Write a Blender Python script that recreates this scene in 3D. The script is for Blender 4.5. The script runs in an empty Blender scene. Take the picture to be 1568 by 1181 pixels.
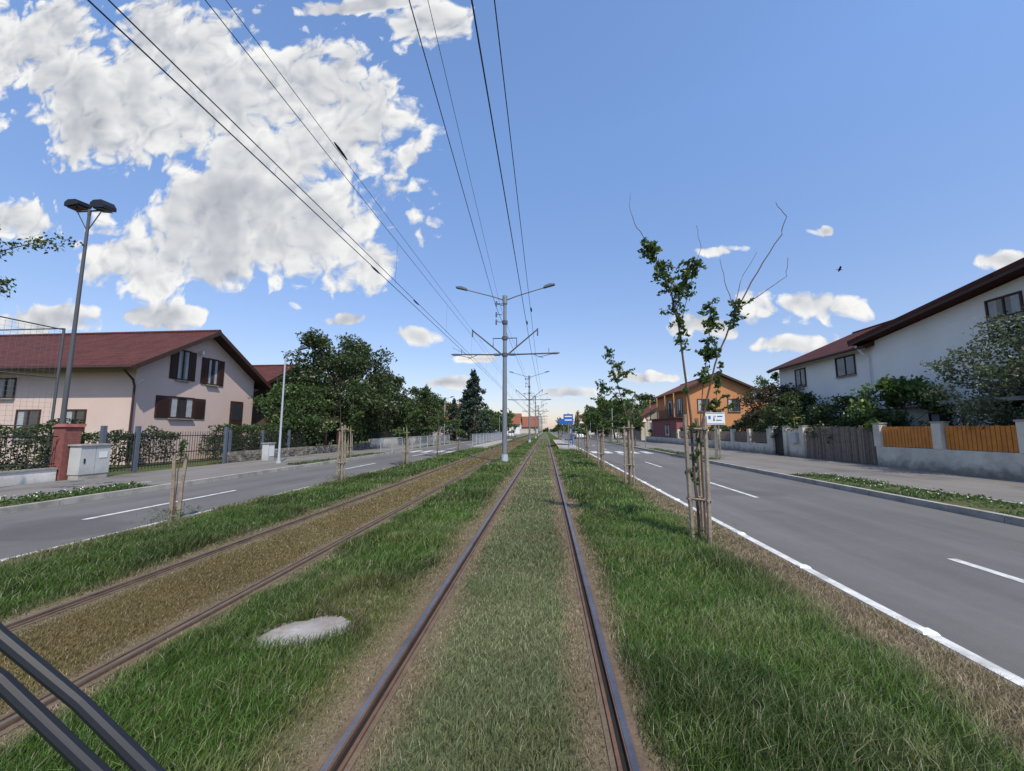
import bpy, math, random
import numpy as np
from mathutils import Vector, Matrix
random.seed(7); rng=np.random.default_rng(7)
sc=bpy.context.scene
sc.view_settings.view_transform='Standard'
sc.view_settings.look='None'
sc.view_settings.exposure=0
R=math.radians

# ------------------------------------------------------------------ materials
def newmat(name):
    m=bpy.data.materials.new(name); m.use_nodes=True
    nt=m.node_tree
    for n in list(nt.nodes): nt.nodes.remove(n)
    out=nt.nodes.new('ShaderNodeOutputMaterial')
    return m,nt,out
def N(nt,t,**kw):
    n=nt.nodes.new(t)
    for k,v in kw.items(): setattr(n,k,v)
    return n
def L(nt,a,b): nt.links.new(a,b)
def MM(nt,op,a,b=None,c=None,clamp=False):
    n=nt.nodes.new('ShaderNodeMath'); n.operation=op; n.use_clamp=clamp
    for i,v in enumerate((a,b,c)):
        if v is None: continue
        if isinstance(v,(int,float)): n.inputs[i].default_value=v
        else: nt.links.new(v,n.inputs[i])
    return n.outputs[0]
def mixc(nt,f,a,b,blend='MIX'):
    n=nt.nodes.new('ShaderNodeMix'); n.data_type='RGBA'; n.blend_type=blend
    for i,v in ((0,f),(6,a),(7,b)):
        if isinstance(v,(int,float)): n.inputs[i].default_value=v
        elif isinstance(v,tuple): n.inputs[i].default_value=(v[0],v[1],v[2],1)
        else: nt.links.new(v,n.inputs[i])
    return n.outputs[2]
def noise(nt,vec,scale,detail=4,rough=0.55,dist=0.0):
    n=nt.nodes.new('ShaderNodeTexNoise'); n.inputs['Scale'].default_value=scale
    n.inputs['Detail'].default_value=detail; n.inputs['Roughness'].default_value=rough
    n.inputs['Distortion'].default_value=dist
    if vec is not None: nt.links.new(vec,n.inputs['Vector'])
    return n.outputs[0]
def ramp(nt,f,stops,interp='LINEAR'):
    n=nt.nodes.new('ShaderNodeValToRGB'); cr=n.color_ramp; cr.interpolation=interp
    while len(cr.elements)<len(stops): cr.elements.new(0.5)
    for e,(p,c) in zip(cr.elements,stops):
        e.position=p; e.color=(c[0],c[1],c[2],1) if isinstance(c,tuple) else (c,c,c,1)
    nt.links.new(f,n.inputs[0]); return n.outputs[0]
def mat(name,col,rough=0.7,var=0.15,scale=3.0,metal=0.0,bump=0.0,bscale=40,fine=0.1,spec=0.3,col2=None,stain=0.0):
    m,nt,out=newmat(name)
    p=N(nt,'ShaderNodeBsdfPrincipled'); L(nt,p.outputs[0],out.inputs[0])
    geo=N(nt,'ShaderNodeNewGeometry'); pos=geo.outputs['Position']
    n1=noise(nt,pos,scale,4); n2=noise(nt,pos,scale*22,2)
    k=MM(nt,'ADD',MM(nt,'MULTIPLY',MM(nt,'SUBTRACT',n1,0.5),var*4),MM(nt,'MULTIPLY',MM(nt,'SUBTRACT',n2,0.5),fine*3))
    k=MM(nt,'ADD',k,1.0)
    c=N(nt,'ShaderNodeVectorMath',operation='SCALE'); c.inputs[0].default_value=col; L(nt,k,c.inputs['Scale'])
    cc=c.outputs[0]
    if col2:
        f=ramp(nt,noise(nt,pos,scale*0.7,6,0.65),[(0.45,0.0),(0.62,1.0)])
        cc=mixc(nt,f,cc,tuple(col2))
    if stain>0:   # grime creeping up from the foot of a wall
        sp=N(nt,'ShaderNodeSeparateXYZ'); L(nt,pos,sp.inputs[0])
        h=MM(nt,'ADD',sp.outputs[2],MM(nt,'MULTIPLY',MM(nt,'SUBTRACT',noise(nt,pos,3,5,0.7),0.5),1.1))
        f=ramp(nt,h,[(0.10,stain),(0.55,0.0)])
        cc=mixc(nt,f,cc,(0.12,0.105,0.085))
    L(nt,cc,p.inputs['Base Color'])
    p.inputs['Roughness'].default_value=rough; p.inputs['Metallic'].default_value=metal
    p.inputs['Specular IOR Level'].default_value=spec
    if bump>0:
        b=N(nt,'ShaderNodeBump'); b.inputs['Strength'].default_value=bump; b.inputs['Distance'].default_value=0.02
        L(nt,noise(nt,pos,bscale,3),b.inputs['Height']); L(nt,b.outputs[0],p.inputs['Normal'])
    return m
def roofmat(name,col,axis):
    m,nt,out=newmat(name); p=N(nt,'ShaderNodeBsdfPrincipled'); L(nt,p.outputs[0],out.inputs[0])
    geo=N(nt,'ShaderNodeNewGeometry'); sp=N(nt,'ShaderNodeSeparateXYZ'); L(nt,geo.outputs['Position'],sp.inputs[0])
    a=sp.outputs[1 if axis=='X' else 0]; b=sp.outputs[0 if axis=='X' else 1]
    c1=MM(nt,'FRACT',MM(nt,'MULTIPLY',a,3.0)); c2=MM(nt,'ABSOLUTE',MM(nt,'SINE',MM(nt,'MULTIPLY',b,13.0)))
    h=MM(nt,'ADD',c1,MM(nt,'MULTIPLY',c2,0.7))
    n1=noise(nt,geo.outputs['Position'],1.5,5); n2=noise(nt,geo.outputs['Position'],9,3)
    k=MM(nt,'ADD',MM(nt,'MULTIPLY',n1,0.8),MM(nt,'MULTIPLY',n2,0.6)); k=MM(nt,'ADD',k,MM(nt,'MULTIPLY',h,0.18)); 
    c=N(nt,'ShaderNodeVectorMath',operation='SCALE'); c.inputs[0].default_value=col; L(nt,k,c.inputs['Scale'])
    L(nt,c.outputs[0],p.inputs['Base Color']); p.inputs['Roughness'].default_value=0.85; p.inputs['Specular IOR Level'].default_value=0.15
    bp=N(nt,'ShaderNodeBump'); bp.inputs['Strength'].default_value=0.8; bp.inputs['Distance'].default_value=0.05
    L(nt,h,bp.inputs['Height']); L(nt,bp.outputs[0],p.inputs['Normal'])
    return m
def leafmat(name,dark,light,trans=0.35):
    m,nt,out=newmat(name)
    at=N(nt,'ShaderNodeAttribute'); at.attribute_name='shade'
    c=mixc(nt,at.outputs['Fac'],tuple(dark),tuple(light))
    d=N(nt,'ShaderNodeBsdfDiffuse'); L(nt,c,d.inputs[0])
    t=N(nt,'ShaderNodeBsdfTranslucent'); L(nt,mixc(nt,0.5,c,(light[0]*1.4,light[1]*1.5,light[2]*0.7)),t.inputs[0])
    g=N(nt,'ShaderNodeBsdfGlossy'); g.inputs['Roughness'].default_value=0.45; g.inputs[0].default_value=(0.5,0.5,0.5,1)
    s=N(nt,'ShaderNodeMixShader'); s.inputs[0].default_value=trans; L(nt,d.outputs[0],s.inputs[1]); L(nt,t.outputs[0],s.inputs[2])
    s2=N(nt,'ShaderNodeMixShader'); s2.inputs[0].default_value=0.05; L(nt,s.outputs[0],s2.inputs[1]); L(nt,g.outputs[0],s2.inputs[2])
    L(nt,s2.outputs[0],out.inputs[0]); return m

M={}
M['steel']=mat('galvanised_steel',(0.17,0.19,0.215),0.5,0.08,2,metal=0.2,fine=0.05)
M['dark_steel']=mat('dark_weathered_steel',(0.07,0.075,0.085),0.6,0.08,2,fine=0.05)
M['steel_light']=mat('pale_painted_steel',(0.34,0.375,0.41),0.5,0.05,2)
M['rail_grey']=mat('railing_grey',(0.27,0.29,0.31),0.5,0.05,2)
M['black_iron']=mat('black_iron',(0.018,0.018,0.02),0.5,0.1,3)
M['slate_post']=mat('slate_paint',(0.085,0.105,0.135),0.5,0.1,3)
M['rail']=mat('polished_rail',(0.22,0.205,0.21),0.33,0.25,3,metal=0.85,fine=0.2)
M['railside']=mat('rail_rust',(0.11,0.062,0.04),0.85,0.3,6,bump=0.3)
M['railside_old']=mat('rail_dust_brown',(0.10,0.068,0.045),0.9,0.3,6,bump=0.3)
M['railrust']=mat('rusty_rail',(0.13,0.10,0.08),0.6,0.25,5,metal=0.3)
M['groove']=mat('rail_groove',(0.012,0.011,0.010),0.9,0.2,6)
M['railbed']=mat('rail_bed_soil',(0.115,0.085,0.058),0.95,0.3,6,bump=0.5,fine=0.3)
M['rubber']=mat('black_rubber',(0.012,0.014,0.019),0.5,0.05,6)
M['wire']=mat('wire_metal',(0.03,0.032,0.035),0.6,0.02)
M['white_render']=mat('white_render',(0.68,0.675,0.645),0.9,0.06,0.7,bump=0.15,fine=0.03,stain=0.4)
M['pink_render']=mat('pink_render',(0.53,0.41,0.36),0.9,0.05,0.8,bump=0.15,fine=0.03)
M['orange_render']=mat('orange_render',(0.44,0.20,0.09),0.9,0.08,0.8,bump=0.15,fine=0.03)
M['cream_render']=mat('cream_render',(0.45,0.40,0.31),0.9,0.08,0.8)
M['wine_render']=mat('wine_render',(0.22,0.08,0.08),0.9,0.08,0.8)
M['brown_trim']=mat('dark_brown_trim',(0.045,0.022,0.016),0.6,0.15,3)
M['glass']=mat('window_glass',(0.035,0.04,0.045),0.08,0.1,2,spec=0.8)
M['curtain']=mat('net_curtain',(0.32,0.33,0.34),0.8,0.2,5)
M['white_trim']=mat('white_trim',(0.62,0.62,0.62),0.5,0.03)
M['old_wall']=mat('weathered_white_wall',(0.58,0.54,0.45),0.95,0.12,1.6,bump=0.5,fine=0.1,col2=(0.46,0.42,0.35),stain=0.75)
M['orange_wood']=mat('orange_stained_wood',(0.50,0.18,0.032),0.6,0.2,4,fine=0.15)
M['grey_wood']=mat('weathered_wood',(0.19,0.15,0.12),0.95,0.25,6,bump=0.4,fine=0.25)
M['grey_wood_b']=mat('weathered_wood_dark',(0.13,0.105,0.085),0.95,0.25,6,bump=0.4,fine=0.25)
M['stake_wood']=mat('stake_wood',(0.23,0.19,0.145),0.9,0.25,9,bump=0.6,fine=0.3)
M['bark']=mat('bark',(0.10,0.08,0.062),0.95,0.25,6,bump=0.6,fine=0.2)
M['twig']=mat('twig_bark',(0.10,0.065,0.045),0.9,0.2,9)
M['stone']=mat('rubble_stone',(0.22,0.20,0.17),0.95,0.3,4,bump=0.8,bscale=9,fine=0.2,col2=(0.10,0.09,0.08))
M['redbrick']=mat('red_brick',(0.20,0.07,0.06),0.9,0.25,6,bump=0.3,fine=0.2)
M['concrete']=mat('concrete',(0.32,0.305,0.28),0.9,0.15,3,bump=0.3,fine=0.15,col2=(0.22,0.21,0.19))
M['cabinet']=mat('grey_cabinet_plastic',(0.42,0.43,0.42),0.6,0.09,2,stain=0.3)
M['paint']=mat('road_paint',(0.52,0.52,0.50),0.8,0.15,5,fine=0.35,col2=(0.33,0.33,0.315))
M['blue']=mat('sign_blue',(0.02,0.10,0.36),0.4,0.03)
M['signwhite']=mat('sign_white',(0.62,0.64,0.65),0.4,0.03)
M['red']=mat('red_paint',(0.35,0.03,0.03),0.4,0.03)
M['yellow']=mat('yellow_paint',(0.5,0.30,0.04),0.4,0.03)
M['carwhite']=mat('white_car_paint',(0.7,0.7,0.7),0.25,0.02,spec=0.6)
M['cardark']=mat('dark_car_paint',(0.03,0.035,0.045),0.25,0.02,spec=0.6)
M['carred']=mat('red_car_paint',(0.3,0.02,0.02),0.25,0.02,spec=0.6)
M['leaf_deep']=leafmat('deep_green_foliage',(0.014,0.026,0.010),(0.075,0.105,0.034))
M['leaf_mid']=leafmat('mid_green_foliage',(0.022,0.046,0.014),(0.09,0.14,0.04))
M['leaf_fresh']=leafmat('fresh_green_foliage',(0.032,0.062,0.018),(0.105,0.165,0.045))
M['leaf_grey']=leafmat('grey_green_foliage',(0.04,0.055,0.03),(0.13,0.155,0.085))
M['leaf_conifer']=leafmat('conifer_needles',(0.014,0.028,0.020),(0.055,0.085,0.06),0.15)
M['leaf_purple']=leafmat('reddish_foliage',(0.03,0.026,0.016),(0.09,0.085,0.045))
M['flower']=mat('white_flower',(0.7,0.68,0.7),0.7,0.05)
M['roof_red_x']=roofmat('dark_red_tiles_x',(0.085,0.030,0.027),'X')
M['roof_red_y']=roofmat('dark_red_tiles_y',(0.080,0.028,0.024),'Y')
M['roof_or_x']=roofmat('clay_tiles_x',(0.24,0.09,0.055),'X')
M['roof_or_y']=roofmat('clay_tiles_y',(0.16,0.065,0.045),'Y')

# ------------------------------------------------------------------ mesh builder
class MB:
    def __init__(s): s.v=[];s.f=[];s.m=[];s.mats=[];s.sh=[];s.n=0
    def mi(s,k):
        if k not in s.mats: s.mats.append(k)
        return s.mats.index(k)
    def add(s,vs,fs,k,shade=0.5):
        i=s.mi(k)
        s.v.extend([tuple(map(float,p)) for p in vs]); s.sh.extend([shade]*len(vs))
        for f in fs: s.f.append(tuple(a+s.n for a in f)); s.m.append(i)
        s.n+=len(vs)
    def box(s,x0,x1,y0,y1,z0,z1,k):
        vs=[(x0,y0,z0),(x1,y0,z0),(x1,y1,z0),(x0,y1,z0),(x0,y0,z1),(x1,y0,z1),(x1,y1,z1),(x0,y1,z1)]
        s.add(vs,[(0,3,2,1),(4,5,6,7),(0,1,5,4),(1,2,6,5),(2,3,7,6),(3,0,4,7)],k)
    def prism(s,poly,vec,k):
        n=len(poly); vec=Vector(vec)
        vs=[Vector(p) for p in poly]+[Vector(p)+vec for p in poly]
        fs=[tuple(range(n))[::-1],tuple(range(n,2*n))]+[(i,(i+1)%n,n+(i+1)%n,n+i) for i in range(n)]
        s.add(vs,fs,k)
    def tube(s,pts,rad,k,n=6,cap=True,shade=0.5):
        pts=[Vector(p) for p in pts]
        if isinstance(rad,(int,float)): rad=[rad]*len(pts)
        vs=[];fs=[]
        for i,p in enumerate(pts):
            d=(pts[min(i+1,len(pts)-1)]-pts[max(i-1,0)]); d.normalize()
            up=Vector((0,0,1)) if abs(d.z)<0.9 else Vector((1,0,0))
            a=d.cross(up).normalized(); b=d.cross(a)
            for j in range(n):
                t=2*math.pi*j/n; vs.append(p+(a*math.cos(t)+b*math.sin(t))*rad[i])
        for i in range(len(pts)-1):
            for j in range(n):
                fs.append((i*n+j,i*n+(j+1)%n,(i+1)*n+(j+1)%n,(i+1)*n+j))
        if cap: fs.append(tuple(range(n))[::-1]); fs.append(tuple(range((len(pts)-1)*n,len(pts)*n)))
        s.add(vs,fs,k,shade)
    def leaves(s,C,size,k,shade,flat=0.0,aspect=0.55,droop=None):
        Nn=len(C); 
        if Nn==0: return
        a=rng.normal(size=(Nn,3)); a/=np.linalg.norm(a,axis=1)[:,None]
        b=rng.normal(size=(Nn,3)); b=np.cross(a,b); b/=np.linalg.norm(b,axis=1)[:,None]
        sz=np.asarray(size)[:,None]
        P=np.stack([C-a*sz,C-b*sz*aspect,C+a*sz,C+b*sz*aspect],1).reshape(-1,3)
        i=s.mi(k)
        s.v.extend(map(tuple,P.tolist())); s.sh.extend(np.repeat(shade,4).tolist())
        base=s.n
        for q in range(Nn): s.f.append((base+4*q,base+4*q+1,base+4*q+2,base+4*q+3))
        s.m.extend([i]*Nn); s.n+=4*Nn
    def obj(s,name,parent=None,smooth=False,loc=None,coll=None):
        me=bpy.data.meshes.new(name); me.from_pydata(s.v,[],s.f); 
        for k in s.mats: me.materials.append(M[k])
        me.polygons.foreach_set('material_index',s.m)
        at=me.attributes.new('shade','FLOAT','POINT'); at.data.foreach_set('value',s.sh)
        if smooth: me.polygons.foreach_set('use_smooth',[True]*len(s.f))
        me.update()
        o=bpy.data.objects.new(name,me); sc.collection.objects.link(o)
        if parent: o.parent=parent
        if loc: o.location=loc
        return o
def empty(name,loc=(0,0,0)):
    o=bpy.data.objects.new(name,None); o.location=loc; o.empty_display_size=0.3; sc.collection.objects.link(o); return o
def inst(o,name,loc,rz=0,s=1.0):
    n=bpy.data.objects.new(name,o.data); n.location=loc; n.rotation_euler=(0,0,rz)
    n.scale=(s,s,s) if not isinstance(s,tuple) else s
    sc.collection.objects.link(n); return n

# ------------------------------------------------------------------ ground, roads
YN,YF=-15.0,420.0
def sheet(name,x0,x1,y0,y1,z,material,nx=1,ny=1,parent=None):
    me=bpy.data.meshes.new(name)
    vs=[(x0+(x1-x0)*i/nx,y0+(y1-y0)*j/ny,z) for j in range(ny+1) for i in range(nx+1)]
    fs=[(j*(nx+1)+i,j*(nx+1)+i+1,(j+1)*(nx+1)+i+1,(j+1)*(nx+1)+i) for j in range(ny) for i in range(nx)]
    me.from_pydata(vs,[],fs); me.materials.append(material)
    o=bpy.data.objects.new(name,me); sc.collection.objects.link(o)
    if parent: o.parent=parent
    return o
def grassground(name,a,b,scale=0.6):
    m,nt,out=newmat(name); p=N(nt,'ShaderNodeBsdfPrincipled'); L(nt,p.outputs[0],out.inputs[0])
    g=N(nt,'ShaderNodeNewGeometry'); pos=g.outputs['Position']
    f=ramp(nt,noise(nt,pos,scale,7,0.65),[(0.35,0.0),(0.65,1.0)])
    c=mixc(nt,f,a,b)
    f2=noise(nt,pos,60,3); c=mixc(nt,MM(nt,'MULTIPLY',f2,0.6),c,(0.01,0.015,0.006))
    L(nt,c,p.inputs['Base Color']); p.inputs['Roughness'].default_value=0.95; p.inputs['Specular IOR Level'].default_value=0.1
    bp=N(nt,'ShaderNodeBump'); bp.inputs['Strength'].default_value=0.7; bp.inputs['Distance'].default_value=0.04
    L(nt,noise(nt,pos,70,3),bp.inputs['Height']); L(nt,bp.outputs[0],p.inputs['Normal'])
    return m
M['lawn']=grassground('garden_lawn',(0.06,0.10,0.03),(0.14,0.14,0.065))
sheet('ground',-900,900,-200,1600,-0.03,M['lawn'],8,8)

def asphalt(name,base,seam=0.25):
    m,nt,out=newmat(name); p=N(nt,'ShaderNodeBsdfPrincipled'); L(nt,p.outputs[0],out.inputs[0])
    g=N(nt,'ShaderNodeNewGeometry'); pos=g.outputs['Position']
    mp=N(nt,'ShaderNodeMapping'); mp.inputs['Scale'].default_value=(1.4,0.07,1); L(nt,pos,mp.inputs[0])
    n0=noise(nt,mp.outputs[0],1.0,5,0.6); n1=noise(nt,pos,0.45,5); n2=noise(nt,pos,140,2); n3=noise(nt,pos,5,6,0.7)
    k=MM(nt,'ADD',MM(nt,'MULTIPLY',n0,0.8),MM(nt,'MULTIPLY',n1,0.5)); k=MM(nt,'ADD',k,MM(nt,'MULTIPLY',n2,0.45)); k=MM(nt,'ADD',k,MM(nt,'MULTIPLY',n3,0.25)); 
    c=N(nt,'ShaderNodeVectorMath',operation='SCALE'); c.inputs[0].default_value=base; L(nt,k,c.inputs['Scale'])
    cc=c.outputs[0]
    pt=ramp(nt,noise(nt,pos,0.28,3,0.5),[(0.60,0.0),(0.64,0.35)])
    cc=mixc(nt,pt,cc,(0.05,0.05,0.052))
    L(nt,cc,p.inputs['Base Color']); p.inputs['Roughness'].default_value=0.85; p.inputs['Specular IOR Level'].default_value=0.25
    bp=N(nt,'ShaderNodeBump'); bp.inputs['Strength'].default_value=0.3; bp.inputs['Distance'].default_value=0.01
    L(nt,n2,bp.inputs['Height']); L(nt,bp.outputs[0],p.inputs['Normal'])
    return m
M['asphalt']=asphalt('asphalt',(0.112,0.106,0.103))
M['asphalt_walk']=asphalt('pavement_asphalt',(0.155,0.143,0.13),0.4)
XL0,XL1=-10.7,-6.83
XR0,XR1=3.0,8.2
sheet('road',XR0-0.05,XR1+0.05,YN,YF,-0.004,M['asphalt'])
sheet('road',XL0-0.05,XL1+0.05,YN,YF,-0.004,M['asphalt'])
mk=MB()
def flat(mb,x0,x1,y0,y1,z,k): mb.add([(x0,y0,z),(x1,y0,z),(x1,y1,z),(x0,y1,z)],[(0,1,2,3)],k)
flat(mk,3.05,3.16,YN,YF,0.0005,'paint'); flat(mk,-6.99,-6.88,YN,YF,0.0005,'paint')
flat(mk,5.15,5.27,4.0,5.75,0.0005,'paint')
y=-5.6
while y<200:
    if not(2<y<8): flat(mk,5.12,5.23,y,y+3.0,0.0005,'paint')
    y+=8.0
y=-2.2
while y<200:
    flat(mk,-8.62,-8.51,y,y+3.6,0.0005,'paint'); y+=9.0
for i in range(5): flat(mk,3.4+i*0.95,3.9+i*0.95,29.0,31.6,0.0009,'paint')
for i in range(4): flat(mk,-10.4+i*0.95,-9.9+i*0.95,29.0,31.6,0.0009,'paint')
mk.obj('road_markings')
rs=MB()
for yy in np.arange(-1.0,60,1.55):
    xx=3.03
    rs.prism([(xx,yy,0.003),(xx+0.13,yy,0.003),(xx+0.12,yy+0.02,0.02),(xx+0.01,yy+0.02,0.02)],(0,0.075,0),'signwhite')
rs.obj('road_studs')

pv=MB(); pv.box(XR1+0.14,14.72,YN,YF,-0.02,0.10,'concrete'); pv.mats=['asphalt_walk']; pv.obj('pavement')
pv=MB(); pv.box(-15.0,XL0-0.14,YN,YF,-0.02,0.10,'concrete'); pv.mats=['asphalt_walk']; pv.obj('pavement')
kb=MB()
def kerbline(mb,x0,x1,y0,y1,z0,z1):
    y=y0
    while y<y1:
        ln=1.0 if y<60 else 12.0
        j=random.uniform(-0.004,0.004)
        mb.box(x0+j,x1+j,y+0.006,y+ln-0.006,z0,z1+random.uniform(-0.004,0.004),'concrete'); y+=ln
kerbline(kb,XR1,XR1+0.138,YN,YF,-0.02,0.125); kerbline(kb,XL0-0.138,XL0,YN,YF,-0.02,0.125)
kerbline(kb,9.72,9.82,YN,15.0,0.09,0.14); kerbline(kb,-11.82,-11.72,YN,10.6,0.09,0.14)
kb.obj('kerb')
vg=MB()
for (x0,x1,y0,y1) in [(8.36,9.70,YN,15.0),(8.36,9.3,22,34),(8.36,9.3,40,60),(8.36,9.3,66,120)]:
    vg.add([(x0,y0,0.113),(x1,y0,0.113),(x1,y1-1.3,0.113),(x0+(x1-x0)*0.7,y1-0.4,0.113),(x0+0.02,y1,0.113)],[(0,1,2,3,4)],'lawn')
for (x0,x1,y0,y1) in [(-10.86,-11.70,YN,10.6),(-10.86,-11.7,17,26),(-10.86,-11.7,34,60),(-10.86,-11.7,64,120)]:
    vg.add([(x0,y0,0.113),(x1,y0,0.113),(x1,y1-1.3,0.113),(x0+(x1-x0)*0.7,y1-0.4,0.113),(x0-0.02,y1,0.113)],[(4,3,2,1,0)],'lawn')
vg.obj('grass_verge')

# green track bed
straw=(0.28,0.22,0.14); lush=(0.078,0.145,0.027); greyg=(0.165,0.20,0.09); olive=(0.215,0.165,0.07); mixed=(0.15,0.165,0.07)
PX=[-6.9,-6.6,-6.3,-4.9,-4.65,-4.35,-4.2,-3.3,-3.15,-2.95,-2.7,-1.5,-1.22,-0.90,-0.76,0.08,0.22,0.53,0.7,2.2,2.6,3.0]
PC=[straw,mixed,lush,lush,straw,straw,olive,olive,straw,straw,lush,lush,straw,straw,greyg,greyg,straw,straw,lush,lush,straw,straw]
PHt=[.05,.10,.12,.11,.02,.02,.035,.035,.02,.02,.10,.11,.03,.035,.06,.06,.035,.03,.11,.12,.06,.03]
def trackmat():
    m,nt,out=newmat('track_lawn_soil'); p=N(nt,'ShaderNodeBsdfPrincipled'); L(nt,p.outputs[0],out.inputs[0])
    g=N(nt,'ShaderNodeNewGeometry'); pos=g.outputs['Position']; sp=N(nt,'ShaderNodeSeparateXYZ'); L(nt,pos,sp.inputs[0])
    x=MM(nt,'ADD',sp.outputs[0],MM(nt,'MULTIPLY',MM(nt,'SUBTRACT',noise(nt,pos,2.2,6,0.6),0.5),0.45))
    f=MM(nt,'DIVIDE',MM(nt,'ADD',x,6.9),9.9)
    st=[((a+6.9)/9.9,tuple(v*0.8 for v in c)) for a,c in zip(PX,PC)]
    c=ramp(nt,f,st)
    k=ramp(nt,noise(nt,pos,0.9,7,0.65),[(0.3,0.6),(0.7,1.0)])
    c=mixc(nt,1.0,c,k,'MULTIPLY')
    c=mixc(nt,MM(nt,'MULTIPLY',noise(nt,pos,55,3),0.5),c,(0.03,0.026,0.015))
    L(nt,c,p.inputs['Base Color']); p.inputs['Roughness'].default_value=0.95; p.inputs['Specular IOR Level'].default_value=0.1
    bp=N(nt,'ShaderNodeBump'); bp.inputs['Strength'].default_value=0.8; bp.inputs['Distance'].default_value=0.02
    L(nt,noise(nt,pos,60,4),bp.inputs['Height']); L(nt,bp.outputs[0],p.inputs['Normal'])
    return m
M['track']=trackmat()
sheet('track_lawn',-6.84,3.0,YN,YF,0.006,M['track'],1,1)

def rail(mb,x,side,top,sidek):
    s=side
    def bx(a,b,z0,z1,k):
        a,b=sorted((x+s*a,x+s*b)); mb.box(a,b,YN,YF,z0,z1,k)
    bx(-0.052,0.0,-0.02,0.034,sidek)
    a,b=sorted((x-s*0.044,x-s*0.008)); flat(mb,a,b,YN,YF,0.0375,top)
    bx(0.001,0.034,-0.02,0.010,'groove'); bx(0.035,0.055,-0.02,0.028,sidek)
    bx(-0.10,-0.053,-0.02,0.012,'railbed'); bx(0.056,0.088,-0.02,0.014,'railbed')
for nm,c,top,sk in (('tram_track',-0.33,'rail','railside'),('tram_track',-3.76,'railrust','railside_old')):
    rb=MB(); rail(rb,c-0.7175,1,top,sk); rail(rb,c+0.7175,-1,top,sk); rb.obj(nm)

M['patchc']=mat('wet_concrete_patch',(0.27,0.25,0.24),0.16,0.22,6,bump=0.08,fine=0.12,col2=(0.20,0.172,0.155),spec=0.5)
def patch():
    mb=MB(); n=90; pts=[]
    for i in range(n):
        a=2*math.pi*i/n; r=1+0.13*math.sin(2*a+2)+0.11*math.sin(5*a+1)+0.07*math.sin(9*a)+random.uniform(-.08,.08)
        x=-1.98+0.34*r*math.cos(a); y=3.27+0.28*r*math.sin(a)+0.35*(x+1.98)
        pts.append((x,y))
    mb.add([(x,y,0.0095) for x,y in pts]+[(-1.98,3.27,0.0095)],[(i,(i+1)%n,n) for i in range(n)],'patchc')
    for i in range(90):
        a=random.uniform(-0.2,3.2); x=-1.98+0.38*math.cos(a)+random.uniform(-.04,.04); y=3.27+0.31*math.sin(a)+0.35*(x+1.98)+random.uniform(-.03,.06); r=random.uniform(.008,.024)
        k=[(x+r*math.cos(t)*random.uniform(.7,1.2),y+r*math.sin(t)*random.uniform(.7,1.2),0.007) for t in (0,1.2,2.4,3.7,5)]
        mb.prism(k,(0,0,r*0.7),'railbed')
    return mb
patch().obj('puddle_patch')

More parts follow.
